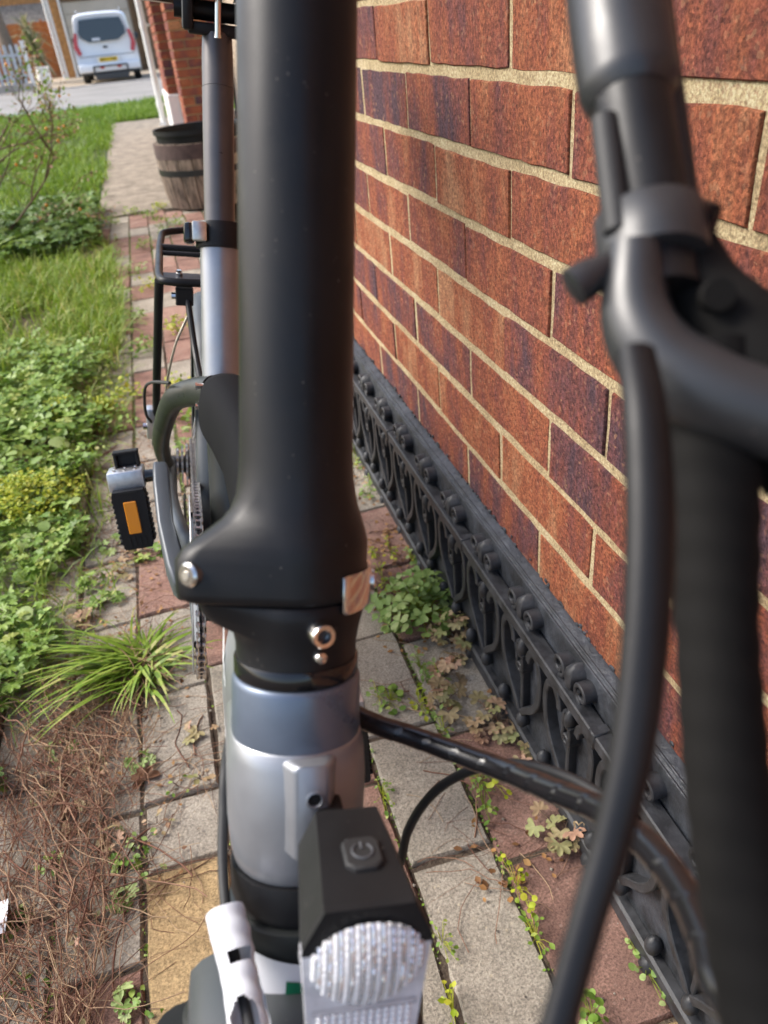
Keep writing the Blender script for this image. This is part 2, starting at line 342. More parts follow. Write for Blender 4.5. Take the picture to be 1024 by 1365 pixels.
def tag(o, label, cat, group=None):
    o['label'] = label; o['category'] = cat
    if group: o['group'] = group
    return o
def thing(name, label, cat, loc=(0, 0, 0), rz=0.0, group=None):
    o = bpy.data.objects.new(name, None); o.empty_display_size = 0.05; COL.objects.link(o)
    o.location = loc; o.rotation_euler = (0, 0, rz); return tag(o, label, cat, group)
def structure(o): o['kind'] = 'structure'; return o
def stuff(o, label, cat): o['kind'] = 'stuff'; return tag(o, label, cat)
def scatter_mesh(name, tv, tf, X, rnd, mat):
    """many copies of a small template (tv verts, tf faces: all triangles) with 4x4 transforms X as one mesh"""
    tv = np.asarray(tv, float); tf = np.asarray(tf, int); n = len(X); k = len(tv)
    V = np.einsum('nij,kj->nki', X[:, :3, :3], tv)+X[:, None, :3, 3]
    F = (tf[None]+(np.arange(n)*k)[:, None, None]).reshape(-1, 3)
    return tri_mesh(name, V.reshape(-1, 3), F, np.repeat(rnd, len(tf)), mat)
def tri_mesh(name, V, F, rnd, mat):
    me = bpy.data.meshes.new(name); me.vertices.add(len(V)); me.loops.add(len(F)*3); me.polygons.add(len(F))
    me.vertices.foreach_set("co", V.astype(np.float32).ravel()); me.loops.foreach_set("vertex_index", F.astype(np.int32).ravel())
    me.polygons.foreach_set("loop_start", np.arange(len(F), dtype=np.int32)*3)
    a = me.attributes.new("rnd", 'FLOAT', 'FACE'); a.data.foreach_set("value", rnd.astype(np.float32))
    me.update(calc_edges=True); me.materials.append(mat); me.polygons.foreach_set("use_smooth", [True]*len(F)); return me
def xforms(pos, yaw, tilt, tilt_dir, scale):
    n = len(pos); X = np.zeros((n, 4, 4)); X[:, 3, 3] = 1
    cz, sz = np.cos(yaw), np.sin(yaw)
    Z = np.zeros((n, 3, 3)); Z[:, 0, 0] = cz; Z[:, 0, 1] = -sz; Z[:, 1, 0] = sz; Z[:, 1, 1] = cz; Z[:, 2, 2] = 1
    ax = np.stack([-np.sin(tilt_dir), np.cos(tilt_dir), np.zeros(n)], 1); c, s = np.cos(tilt), np.sin(tilt)
    K = np.zeros((n, 3, 3)); K[:, 0, 2] = ax[:, 1]; K[:, 1, 2] = -ax[:, 0]; K[:, 2, 0] = -ax[:, 1]; K[:, 2, 1] = ax[:, 0]
    T = np.eye(3)[None]+s[:, None, None]*K+(1-c)[:, None, None]*(K@K)
    X[:, :3, :3] = (T@Z)*np.asarray(scale)[:, None, None]; X[:, :3, 3] = pos; return X
# ------------------------------------------------------------------ ground, path, street
def sheet(name, x0, x1, y0, y1, z, mat, nx=1, ny=1, amp=0.0, parent=None):
    b = MB(); V = []
    for j in range(ny+1):
        for i in range(nx+1):
            V.append((x0+(x1-x0)*i/nx, y0+(y1-y0)*j/ny, z+(random.uniform(-amp, amp) if amp else 0)))
    F = [(j*(nx+1)+i, j*(nx+1)+i+1, (j+1)*(nx+1)+i+1, (j+1)*(nx+1)+i) for j in range(ny) for i in range(nx)]
    b.add(V, F); return b.build(name, mat, parent)
structure(sheet("ground", -150, 150, -60, 220, -0.16, M['soil']))
structure(sheet("soil_bed", -9, 0.36, -1.5, 5.1, -0.016, M['soil'], 90, 60, 0.004))
structure(sheet("lawn", -12, -0.36, 0.9, 14.7, -0.009, M['turf'], 60, 60, 0.003))
structure(sheet("verge", -12, 6, 11.35, 14.75, -0.004, M['turf'], 40, 8, 0.003))
sl = MB().box((0.52, 8.15, -0.06), (1.78, 6.45, 0.14), 0.012, seg=2); structure(sl.build("concrete_path", M['slab']))
structure(MB().box((0, 15.4, -0.085), (120, 1.36, 0.17), 0.0).build("pavement", M['pavement']))
kerb = structure(MB().box((0, 16.16, -0.10), (120, 0.13, 0.21), 0.015).build("kerb", M['kerb']))
structure(sheet("road", -70, 70, 16.2, 27.1, -0.10, M['road']))
structure(MB().box((0, 27.16, -0.15), (120, 0.14, 0.16), 0.015).build("far_kerb", M['kerb']))
structure(sheet("driveway", -70, 70, 27.2, 60, -0.088, M['drive'], 40, 16, 0.006))

# paving: every block a piece of its own, four worn shapes of each length shared
paving = structure(sheet("paving", -0.62, 0.318, -0.5, 4.93, -0.0042, M['soil'], 90, 300, 0.0022))
def worn_block(lx, ly, h, n, jit, bev, axis_z=True):
    """slab with an uneven rounded rim: rim ring -> inset top ring -> top; lx,ly outer size"""
    per = []
    for (a, b) in (((-1, -1), (1, -1)), ((1, -1), (1, 1)), ((1, 1), (-1, 1)), ((-1, 1), (-1, -1))):
        k = n if abs(a[0]-b[0]) > 0 else max(2, int(n*ly/lx))
        for i in range(k):
            t = i/k; per.append(((a[0]+(b[0]-a[0])*t)*lx/2, (a[1]+(b[1]-a[1])*t)*ly/2))
    lo, mid, top = [], [], []
    for x, y in per:
        jx, jy = random.uniform(-jit, jit), random.uniform(-jit, jit)
        px, py = x+jx, y+jy; lo.append((px, py, -h)); mid.append((px, py, -bev*random.uniform(0.8, 1.9)))
        sx, sy = max(0, 1-bev*2.2/lx), max(0, 1-bev*2.2/ly)
        top.append((px*sx, py*sy, random.uniform(-jit, jit)*0.25))
    b = MB(); b.loft([lo, mid, top], False); k = len(per)
    b.add(top+[(0, 0, 0)], [(i, (i+1) % k, k) for i in range(k)]); return b
PAV = {}
for kk in ('pav_grey', 'pav_red', 'pav_buff'):
    for ln in (0.2, 0.1):
        PAV[kk, ln] = [worn_block(0.0965, ln-0.0045, 0.03, 4, 0.0011, 0.0028).mesh("paver", M[kk], 50) for _ in range(3)]
cols = [-0.593, -0.493, -0.392, -0.293, -0.192, -0.090, 0.009, 0.108, 0.211, 0.3105]
start = [0.30, 0.44, 0.40, 0.508, 0.415, 0.35, 0.45, 0.52, 0.49]
known = {(4, 0): ('pav_buff', .2), (4, 1): ('pav_grey', .1), (4, 2): ('pav_grey', .2), (4, 3): ('pav_grey', .2), (4, 4): ('pav_red', .2), (4, 5): ('pav_grey', .2),
         (3, 0): ('pav_grey', .2), (3, 1): ('pav_grey', .2), (3, 2): ('pav_grey', .2), (3, 3): ('pav_grey', .2), (3, 4): ('pav_grey', .2), (3, 5): ('pav_grey', .2), (3, 6): ('pav_grey', .2),
         (2, 0): ('pav_grey', .2), (2, 1): ('pav_grey', .2), (2, 2): ('pav_grey', .2), (2, 3): ('pav_grey', .2), (2, 4): ('pav_grey', .2),
         (7, -1): ('pav_grey', .2), (7, 0): ('pav_grey', .2), (7, 1): ('pav_grey', .2), (7, 2): ('pav_grey', .2), (7, 3): ('pav_red', .2),
         (8, -1): ('pav_red', .2), (8, 0): ('pav_red', .2), (8, 1): ('pav_grey', .2), (8, 2): ('pav_red', .2), (8, 3): ('pav_red', .2),
         (6, 0): ('pav_red', .2), (6, 1): ('pav_red', .2), (6, 2): ('pav_grey', .2), (6, -1): ('pav_grey', .2), (5, 1): ('pav_red', .2), (5, 2): ('pav_grey', .2)}
for c in range(9):
    xc = (cols[c]+cols[c+1])/2; sx = (cols[c+1]-cols[c])/0.1008
    for sgn in (0, 1):
        y = start[c]; k = 0 if sgn == 0 else -1
        while -0.35 < y < 4.85:
            kind, ln = known.get((c, k), ((random.choice(['pav_grey', 'pav_grey', 'pav_grey', 'pav_red']) if y < 1.9 and c < 5 else random.choice(['pav_red', 'pav_red', 'pav_grey', 'pav_red', 'pav_grey'])), 0.2))
            if k < -1: kind = random.choice(['pav_grey', 'pav_red', 'pav_buff'])
            yc = y+ln/2 if sgn == 0 else y-ln/2
            if c > 0 or yc < 1.0:
                o = link("paver", random.choice(PAV[kind, ln]), paving)
                o.location = (xc+random.uniform(-.0012, .0012), yc, random.uniform(-0.0015, 0.002))
                o.rotation_euler = (random.uniform(-.012, .012), random.uniform(-.014, .014), random.uniform(-.008, .008)+(math.pi if random.random() < .5 else 0))
                o.scale = (sx, 1, 1)
            y = y+ln if sgn == 0 else y-ln; k += 1 if sgn == 0 else -1

# ------------------------------------------------------------------ brick house wall on the right
wall = MB().box((0.3496, 0.85, 1.72), (0.030, 3.5, 3.44)).box((0.62, 2.588, 1.72), (0.506, 0.022, 3.44)).build("brick_wall", M['mortar'])
tag(wall, "weathered red brick house wall with sandy mortar above the black plinth", "wall")
def brick_mesh(ln, h=0.0640):
    b = worn_block(ln, h, 0.024, 9, 0.0010, 0.0011)
    return b
# local x -> world Y, local y -> world Z, local z (face normal) -> world -X
BR = Matrix(((0, 0, -1, 0), (1, 0, 0, 0), (0, 1, 0, 0), (0, 0, 0, 1)))
BM_ = [brick_mesh(0.2178).mesh("brick", M['brick'], 50) for _ in range(8)]
XF = 0.3326; Z0 = 0.776; phase = {0: 0.176, 1: 0.075}
course = {-1: 0.076, 0: 0.177, 1: 0.073, 2: 0.201, 3: 0.088, 4: 0.198, 5: 0.100, 6: 0.214}
upper = MB()
for k in range(-36, 7):
    ph = course.get(k, (0.185 if k % 2 == 0 else 0.08)+random.uniform(-.01, .01))
    zc = Z0-0.075*k-0.0375
    for j in range(-4, 12):
        y0 = ph+0.225*j; yc = y0+0.1125
        if yc < -0.9 or yc > 2.62: continue
        if k >= -10 and -0.32 < yc:
            o = link("brick", random.choice(BM_), wall)
            o.matrix_local = at(XF+random.uniform(-.0012, .0015), yc+random.uniform(-.002, .002), zc+random.uniform(-.0012, .0012)) @ BR @ Matrix.Rotation(random.uniform(-.004, .004), 4, 'Z') @ Matrix.Rotation(random.choice((0, math.pi)), 4, 'Z')
        else:
            upper.add([v.co for v in BM_[j % 8].vertices], [list(p.vertices) for p in BM_[j % 8].polygons], at(XF, yc, zc) @ BR)
o = upper.build("upper_courses", M['brick'], wall, 50); o['kind'] = 'stuff'
# black painted plinth strip with two beads along its top
pl = MB().loft([[(0.337, y, -0.013), (0.3145, y, -0.013), (0.3140, y, 0.2500), (0.3155, y, 0.2532), (0.3300, y, 0.2605), (0.337, y, 0.2610)] for y in (-0.9, 2.6)], True)
for xx_, zz_ in ((0.3162, 0.2541), (0.3215, 0.2567)): pl.tube([(xx_, -0.9, zz_), (xx_, 0.85, zz_), (xx_, 2.6, zz_)], 0.0016, 8)
pl.build("plinth_strip", M['plinth'], wall)
# rough edge of black paint brushed on to the bricks
pe = MB()
for i in range(420):
    y = random.uniform(-0.3, 2.5); s = random.uniform(.001, .0045); z = 0.2600+abs(random.gauss(0, .0035))
    pe.sphere((0.3322, y, z), s, 3, (0.35, 1, 0.8))
pe.build("paint_edge", M['plinth'], wall)['kind'] = 'stuff'

# cast iron railing fixed along the plinth: bays of scrolls
rail = thing("cast_iron_railing", "black painted cast iron railing with scrolls along the foot of the brick wall", "railing", (0.3, 0.85, 0))
rail_y = 0.85
def strip(b, path, t, x0, x1):
    """flat bar bent along a (y,z) path, thickness t in the plane, running from x0 to x1 in depth"""
    P = [Vector((p[0], p[1])) for p in path]; rings = []
    for i, p in enumerate(P):
        d = (P[min(i+1, len(P)-1)]-P[max(i-1, 0)]).normalized(); n = Vector((-d.y, d.x))
        a, c = p+n*t/2, p-n*t/2; e = min(0.0012, t*0.25); a2, c2 = p+n*(t/2-e), p-n*(t/2-e)
        rings.append([(x1, a.x, a.y), (x0+e, a.x, a.y), (x0, a2.x, a2.y), (x0, c2.x, c2.y), (x0+e, c.x, c.y), (x1, c.x, c.y)])
    return b.loft(rings, True)
def sp2(pts, n=6): return [(p.x, p.y) for p in spline([(a, b, 0) for a, b in pts], n)]
def spiral(cx, cz, r0, r1, a0, turns, n=26, sgn=1):
    return [(cx+sgn*(r0+(r1-r0)*i/n)*math.cos(a0+turns*2*math.pi*i/n), cz+(r0+(r1-r0)*i/n)*math.sin(a0+turns*2*math.pi*i/n)) for i in range(n+1)]
XA, XB = -0.0015, 0.0152      # front and back of the relief, local to the railing
XD = XB
def part_mesh(name, fn):
    b = MB(); fn(b); return b.mesh(name, M['iron'], 40)
scroll_m = part_mesh("scroll", lambda b: strip(b, [(0.0, -0.017)]+[(0.003, -0.012)]+spiral(0.0, 0.0, 0.0126, 0.0046, -1.0, 1.2), 0.0052, XA+0.001, XD))
scroll_ml = part_mesh("scroll", lambda b: strip(b, [(0.0, -0.017)]+[(-0.003, -0.012)]+spiral(0.0, 0.0, 0.0126, 0.0046, -1.0, 1.2, sgn=-1), 0.0052, XA+0.001, XD))
def leaf_fn(b):
    b.loft([[(XD, -w, z), (x, -w*0.6, z), (x-0.002, 0, z), (x, w*0.6, z), (XD, w, z)] for w, z, x in ((.004, -.02, .003), (.0100, -.012, -.001), (.0125, .000, -.002), (.0105, .009, 0), (.002, .015, .007))], True)
leaf_m = part_mesh("leaf_bud", leaf_fn)
ly = sp2([(0.020, 0.168), (0.023, 0.180), (0.034, 0.191), (0.047, 0.184), (0.053, 0.162), (0.050, 0.128), (0.036, 0.100), (0.015, 0.078), (0.004, 0.064)])
lyre_r = part_mesh("lyre_bar", lambda b: strip(b, ly, 0.0098, XA+0.002, XD))
lyre_l = part_mesh("lyre_bar", lambda b: strip(b, [(-p[0], p[1]) for p in ly], 0.0098, XA+0.002, XD))
rod_m = part_mesh("rod", lambda b: strip(b, [(0, 0.168), (0, 0.12), (0, 0.06), (0, 0.036)], 0.007, XA+0.005, XD))
small_m = part_mesh("small_scroll", lambda b: strip(b, [(-0.010, 0.198), (-0.012, 0.186)]+spiral(-0.004, 0.176, 0.0085, 0.003, 2.6, 1.1), 0.005, XA+0.001, XD))
small_mr = part_mesh("small_scroll", lambda b: strip(b, [(0.010, 0.198), (0.012, 0.186)]+spiral(0.004, 0.160, 0.0085, 0.003, 2.6, 1.1, sgn=-1), 0.005, XA+0.001, XD))
def bud_fn(b): b.sphere((0.006, 0, 0.170), 0.0085, 8, (1.0, 0.8, 1.9))
bud_m = part_mesh("hanging_bud", bud_fn)
def button_fn(b): b.sphere((0.006, 0, 0.046), 0.0115, 8, (0.75, 0.72, 1.15))
button_m = part_mesh("button", button_fn)
def collar_fn(b): b.box((0.003, 0, 0.2115), (0.0205, 0.012, 0.0205), 0.0015)
collar_m = part_mesh("rail_collar", collar_fn)
for k in range(-4, 15):
    yb = 0.400+0.1215*k-rail_y
    for me, dy, dz in ((scroll_m, -0.0240, 0.2335), (scroll_ml, 0.0240, 0.2335), (leaf_m, 0, 0.2375), (lyre_r, 0, 0), (lyre_l, 0, 0), (rod_m, 0, 0), (bud_m, 0, 0), (small_m, 0.004, -0.034), (small_mr, -0.004, -0.018), (leaf_m, 0.0607, -0.128), (leaf_m, 0.0607, 0.0), (button_m, 0, 0), (button_m, 0.06, -0.006)):
        if yb+dy+rail_y > 2.4: continue
        link(me.name.split('.')[0], me, rail, (0, yb+dy, dz))
    if k % 3 == 0: link("rail_collar", collar_m, rail, (0, yb+0.06, 0))
MB().box((0.0035, 0, 0.2115), (0.0185, 3.4, 0.0165), 0.0016).build("top_rail", M['iron'], rail)
MB().box((0.0095, 0, 0.012), (0.0150, 3.4, 0.026), 0.003).build("bottom_rail", M['iron'], rail)

# ------------------------------------------------------------------ house beyond: pebbledash wall, porch pier, pipe, tub
def pebble_material():
    m, nt, b = new_mat("pebbledash"); g = N(nt, "NewGeometry").outputs["Position"]
    v = N(nt, "TexVoronoi"); v.inputs["Scale"].default_value = 75; L(nt, g, v.inputs["Vector"])
    c = ramp(nt, v.outputs["Color"], [(0.1, (0.19, 0.12, 0.075)), (0.4, (0.42, 0.31, 0.21)), (0.7, (0.55, 0.45, 0.34)), (0.95, (0.70, 0.63, 0.54))])
    L(nt, c, b.inputs["Base Color"]); b.inputs["Roughness"].default_value = 0.9
    h = N(nt, "Math", operation='MULTIPLY'); L(nt, v.outputs["Distance"], h.inputs[0]); h.inputs[1].default_value = -1.0
    bump(nt, b, h.outputs[0], 1.0, 0.01); return m
M['pebble'] = pebble_material()
pw = MB().box((0.97, 5.60, 1.95), (0.14, 6.0, 3.5)).build("pebbledash_wall", M['pebble'])
tag(pw, "pale pebbledash house wall set back behind the seat post", "wall")
MB().box((0.962, 5.6, 0.105), (0.155, 6.0, 0.19), 0.004).build("brick_plinth", M['brick'], pw)
def brick_block(name, label, x0, x1, y0, y1, z0, z1, band=None):
    """pier faced with separate bricks on its -Y and -X faces"""
    core = MB().box(((x0+x1)/2+0.006, (y0+y1)/2+0.006, (z0+z1)/2), (x1-x0-0.012, y1-y0-0.012, z1-z0)).build(name, M['mortar'])
    tag(core, label, "pier"); bm2 = {}
    def get(l):
        l = round(l, 3)
        if l not in bm2: bm2[l] = [MB().box((0, 0, -0.011), (l, 0.0645, 0.024), 0.002).mesh("brick", M['brick'], 40) for _ in range(2)]
        return random.choice(bm2[l])
    n = int((z1-z0)/0.075)
    for k in range(n):
        zc = z0+0.0375+0.075*k
        if band and zc < band: continue
        for (a0, a1, face) in ((x0, x1, 'f'), (y0, y1, 's')):
            a = a0-(0.1125 if (k % 2) == (0 if face == 'f' else 1) else 0)
            while a < a1-0.01:
                s, e = max(a, a0), min(a+0.225, a1); a += 0.225
                if e-s < 0.04: continue
                o = link("brick", get(e-s-0.010), core); mid = (s+e)/2
                if face == 'f': o.matrix_local = at(mid, y0, zc) @ Matrix(((1, 0, 0, 0), (0, 0, -1, 0), (0, 1, 0, 0), (0, 0, 0, 1)))
                else: o.matrix_local = at(x0, mid, zc) @ BR
    return core
pb = brick_block("brick_pier", "red brick porch pier behind the barrel planter, nearer of the two", 0.40, 0.85, 8.30, 8.90, 0.0, 1.80)
pa = brick_block("brick_pier", "red brick porch pier with white painted base beside the white drainpipe", 0.305, 0.86, 8.95, 10.2, 0.0, 1.80, 0.36)
MB().box((0.575, 9.56, 0.19), (0.57, 1.27, 0.37), 0.006).build("painted_base", M['white_paint'], pa)
dp = thing("drainpipe", "white plastic drainpipe at the corner of the brick porch", "drainpipe", (0.235, 10.3, 0.01))
MB().tube([(0, 0, 0.0), (0, 0, 1.0), (0, 0, 2.3)], 0.034, 16).tube([(0, 0, 0.0), (-0.02, -0.05, -0.0)], 0.038, 16).build("pipe", M['upvc'], dp)
for z in (0.18, 0.95, 1.7): MB().tube([(0, 0, z), (0, 0, z+0.06)], 0.040, 16).box((0.045, 0, z+0.03), (0.09, 0.02, 0.02), 0.003).build("bracket", M['upvc'], dp)

tub = thing("barrel_planter", "weathered half barrel planter with black liner pot beside the path", "planter", (0.292, 4.95, 0.012))
def stave_material(k, c):
    m, nt, b = new_mat("barrel_stave_"+k); g = N(nt, "NewGeometry").outputs["Position"]; mp = N(nt, "Mapping"); mp.inputs["Scale"].default_value = (42, 42, 7); L(nt, g, mp.inputs[0])
    n = noise(nt, 1.0, 7, 0.7, mp.outputs[0]); L(nt, ramp(nt, n, [(0.38, tuple(x*.28 for x in c)), (0.5, tuple(x*.8 for x in c)), (0.62, tuple(min(1, x*1.35) for x in c))]), b.inputs["Base Color"])
    b.inputs["Roughness"].default_value = 0.9; bump(nt, b, n, 0.8, 0.004); return m
SW = [stave_material(k, c) for k, c in (("pale", (0.36, 0.28, 0.20)), ("worn", (0.26, 0.195, 0.14)), ("dark", (0.18, 0.13, 0.095)))]
nst = 20
for i in range(nst):
    a0, a1 = 2*math.pi*i/nst+.012, 2*math.pi*(i+1)/nst-.012; rings = []
    for t, r in ((0, .238), (.25, .254), (.5, .262), (.75, .263), (1, .258)):
        z = t*.34+random.uniform(-.002, .002)
        rings.append([(q*math.cos(a), q*math.sin(a), z) for q, a in ((r, a0), (r+.002, (a0+a1)/2), (r, a1), (r-.022, a1), (r-.022, a0))])
    MB().loft(rings).build("stave", random.choice(SW), tub)
for z0, z1, r0, r1 in ((.175, .207, .2625, .2640), (.262, .335, .2635, .2625)):
    MB().lathe([(r0-.004, z0), (r0+.0015, z0), (r1+.0015, z1), (r1-.004, z1)], 40, cap=False).build("hoop", M['dark_metal'] if z0 < .2 else pbr("rusted_hoop", (.075, .045, .038), .8, var=.4, vscale=20), tub)
MB().lathe([(.19, .05), (.236, .30), (.243, .40), (.252, .402), (.252, .378), (.240, .376)], 40, cap=False).build("liner_pot", M['black_plastic'], tub)
MB().lathe([(.225, .355), (.0, .36)], 24, cap=False).build("compost", M['soil'], tub)
# the pipe and box in the gap right of the seat post
bin_ = thing("black_bin", "black plastic bin by the pebbledash wall behind the barrel planter", "bin", (0.71, 5.55, 0.01))
MB().loft([[(sx*s, sy*s, z) for sx, sy in ((-.17, -.17), (.17, -.17), (.17, .17), (-.17, .17))] for s, z in ((.8, 0), (1, .26), (1.06, .265), (1.06, .29))]).build("bin_body", M['black_plastic'], bin_)
MB().box((0, 0, .30), (.37, .37, .02), .008).build("bin_lid", M['black_plastic'], bin_)

# ------------------------------------------------------------------ across the road
van = thing("parked_van", "white van parked on the driveway across the road, seen from behind", "van", (-0.575, 28.05, -0.088))
def van_ring(y, wb, wt, zb, zt, lean=0.0, bul=0.0):
    half = [(wb*.80, zb), (wb*.97, zb+.06), (wb, zb+.22), (wb*1.0, .95), (wt+(wb-wt)*.35, 1.32), (wt, zt-.14), (wt*.93, zt-.045), (wt*.70, zt), (wt*.3, zt+.012)]
    half = [(x, z) for x, z in half if z <= zt+.02]
    pts = half+[(-x, z) for x, z in reversed(half)]
    return [(x, y+lean*max(0, z-.9)-bul*(1-(x/wb)**2), z) for x, z in pts]
vr = [van_ring(0.06, .87, .69, .34, 1.70, .13, .03), van_ring(0.0+.02, .905, .735, .30, 1.745, .13, .03), van_ring(.14, .92, .76, .28, 1.78, .13, .02), van_ring(.5, .925, .77, .27, 1.81), van_ring(2.2, .925, .77, .27, 1.83), van_ring(2.9, .925, .76, .27, 1.78)]
MB().loft(vr).loft([[(x, y, z) for x, z in ((-.9, .30), (.9, .30), (.9, .62), (w, zt), (-w, zt), (-.9, .62))] for y, w, zt in ((2.85, .80, 1.5), (3.4, .78, 1.08), (4.1, .74, .95), (4.35, .66, .72))]).build("body", M['van_paint'], van, 50)
def flat_panel(pts, y, lean, th, name, mat, parent, out=0.004):
    bk = [(x, y+lean*max(0, z-.9)-.03*(1-(x/.9)**2)+th, z) for x, z in pts]; fr = [(x, p[1]-th-out, z) for (x, z), p in zip(pts, bk)]
    return MB().loft([bk, fr]).build(name, mat, parent)
flat_panel([(-.585, 1.63), (.0, 1.645), (.585, 1.63), (.665, 1.36), (.655, 1.22), (.42, 1.075), (-.42, 1.06), (-.66, 1.20), (-.67, 1.34)], .012, .13, .02, "rear_window", M['van_glass'], van, .006)
flat_panel([(-.33, 1.09), (-.10, 1.09), (-.10, 1.16), (-.33, 1.16)], .005, .13, .004, "window_sticker", M['white_label'], van, .012)
flat_panel([(-.80, .695), (.80, .695), (.80, .71), (-.80, .71)], .014, .13, .01, "tailgate_seam", M['van_trim'], van, .0)
flat_panel([(-.34, .50), (.36, .50), (.36, .685), (-.34, .685)], .012, .13, .01, "plate_recess", M['white_paint'], van, .003)
plate = flat_panel([(-.255, .545), (.265, .545), (.265, .655), (-.255, .655)], .006, .13, .006, "number_plate", M['yellow_plate'], van, .006)
# the blurred registration characters, raised strokes
GL = {'W': [(0, 1, .25, 0), (.25, 0, .5, .7), (.5, .7, .75, 0), (.75, 0, 1, 1)], 'O': [(0, 0, 0, 1), (0, 1, 1, 1), (1, 1, 1, 0), (1, 0, 0, 0)], '1': [(.5, 0, .5, 1)], '7': [(0, 1, 1, 1), (1, 1, .4, 0)],
      'T': [(0, 1, 1, 1), (.5, 1, .5, 0)], 'V': [(0, 1, .5, 0), (.5, 0, 1, 1)]}
ch = MB(); xx = -.225
for c in "WO17 TVW":
    if c == ' ': xx += .035; continue
    for a, b_, c_, d in GL[c]:
        p, q = Vector((xx+a*.04, -.034, .565+b_*.07)), Vector((xx+c_*.04, -.034, .565+d*.07)); ch.tube([p, q], .006, 5)
    xx += .062
ch.build("plate_lettering", M['plate_ink'], plate)
MB().sphere((0, -.028, .915), .075, 10, (1, .12, .42)).build("emblem", M['dark_metal'], van)
MB().box((.66, -.012, .49), (.14, .012, .05), .003).build("model_badge", M['steel'], van)
for s in (-1, 1):
    flat_panel([(s*.80, 1.32), (s*.72, 1.30), (s*.765, 1.02), (s*.70, .78), (s*.80, .74), (s*.895, .95), (s*.86, 1.15)], .03, .13, .03, "tail_lamp", M['red_lens'], van, .012)
    MB().box((s*.70, -.052, .40), (.16, .02, .035), .004).build("bumper_reflector", M['red_lens'], van)
    w = thing_ = None
    ty = MB().lathe([(.20, -.10), (.30, -.10), (.325, -.07), (.325, .07), (.30, .10), (.20, .10)], 28, at(s*.76, .62, .322) @ Matrix.Rotation(R(90), 4, 'Y'), False).build("wheel", M['rubber'], van)
    MB().lathe([(.0, .06*s), (.19, .09*s), (.205, .095*s)], 20, at(s*.76, .62, .322) @ Matrix.Rotation(R(90), 4, 'Y'), False).build("rim", M['alloy'], ty)
    MB().lathe([(.02, -.10), (.30, -.10), (.325, -.07), (.325, .07), (.30, .10), (.02, .10)], 28, at(s*.76, 3.4, .322) @ Matrix.Rotation(R(90), 4, 'Y'), False).build("wheel", M['rubber'], van)
    MB().box((s*.99, 2.75, 1.15), (.12, .10, .17), .03, seg=2).build("wing_mirror", M['van_trim'], van)
MB().box((0, -.02, .40), (1.80, .11, .22), .045, seg=3).build("rear_bumper", M['van_paint'], van)
MB().box((0, .35, .26), (1.6, .7, .06), .01).build("underside", M['van_trim'], van)
st = MB().box((.02, -.10, .165), (.98, .06, .15), .012)
st.box((-.47, -.10, .30), (.045, .05, .26), .008).box((.51, -.10, .30), (.045, .05, .26), .008).box((.02, -.10, .44), (1.0, .05, .035), .006)
st.build("rear_step_frame", M['van_trim'], van)
for x in (-.22, .28): MB().box((x, -.10, .395), (.12, .03, .05), .006).build("step_reflector", M['red_lens'], van)
for s in (-1, 1): MB().tube(spline([(s*.62, .35, 1.83), (s*.64, 1.2, 1.90), (s*.64, 2.4, 1.87)], 4), .018, 8).build("roof_rail", M['van_paint'], van)

gar = MB().box((-.35, 40.0, 1.6), (4.24, 6.6, 3.5)).build("garage", M['yellow_brick'])
tag(gar, "garage with pale roller door and tan brick sides behind the white van", "garage")
gd = MB().box((-.76, 36.66, 1.14), (2.44, .06, 2.46), .01).build("garage_door", M['garage_door'], gar)
for k in range(6): MB().box((-.76, 36.615, .12+.41*k), (2.40, .03, .385), .012).build("door_panel", M['garage_door'], gd)
MB().box((-.76, 36.62, 2.47), (2.7, .14, .20), .01).build("door_lintel", M['brown_wood'], gar)
MB().box((-2.045, 36.6, 1.2), (.09, .16, 2.6), .008).build("door_frame_post", M['white_paint'], gar)
MB().box((.52, 36.6, 1.2), (.10, .16, 2.6), .008).build("door_frame_post", M['brown_wood'], gar)
MB().box((1.15, 36.62, 1.2), (1.1, .12, 2.6), .01).build("timber_side_panel", M['brown_wood'], gar)
for i, x in enumerate((-2.52, -2.40)):
    o = MB().tube([(x, 36.3, -.08), (x-.05, 36.3, 2.9)], .05, 10).build("white_post", M['upvc'])
    tag(o, ("white post standing just left of another at the garage corner", "white post at the garage corner, nearer the tan brickwork")[i], "post", "white posts at the garage corner")
of = thing("timber_fence", "orange brown close boarded timber fence behind the cordyline", "fence", (-4.6, 39.5, -.09))
for k in range(3):
    fb = MB()
    for j in range(12): fb.box((-1.6+k*1.62+j*.133, random.uniform(-.006, .006), 1.0), (.127, .02, 2.0), .003)
    fb.build("board_panel", M['fence_orange'], of)['kind'] = 'stuff'
for k in range(4): MB().box((-1.72+k*1.62, .05, 1.03), (.09, .09, 2.1), .006).build("post", M['fence_orange'], of)
pf = thing("picket_fence", "pale grey picket fence along the low wall across the road", "fence", (-2.95, 28.2, .02))
for k in range(26): 
    x = -.10-k*.168
    MB().loft([[(x+a*.042, b*.01-.02, z) for a, b in ((-1, -1), (1, -1), (1, 1), (-1, 1))] if z < 1.05 else [(x+a*.012, b*.01-.02, z) for a, b in ((-1, -1), (1, -1), (1, 1), (-1, 1))] for z in (.06, 1.04, 1.10)]).build("picket", M['fence_grey'], pf)
for z in (.28, .82): MB().box((-2.2, .01, z), (4.4, .035, .07), .004).build("rail", M['fence_grey'], pf)
gp = MB().box((-2.86, 28.1, .52), (.11, .11, 1.24), .008).box((-2.86, 28.1, 1.16), (.15, .15, .04), .006).build("gate_post", M['white_paint']); tag(gp, "white painted gate post at the end of the grey picket fence", "post")
lw = MB().box((-5.2, 28.15, .0), (4.7, .22, .22), .01).build("low_wall", M['kerb']); tag(lw, "low pale garden wall under the grey picket fence", "wall")
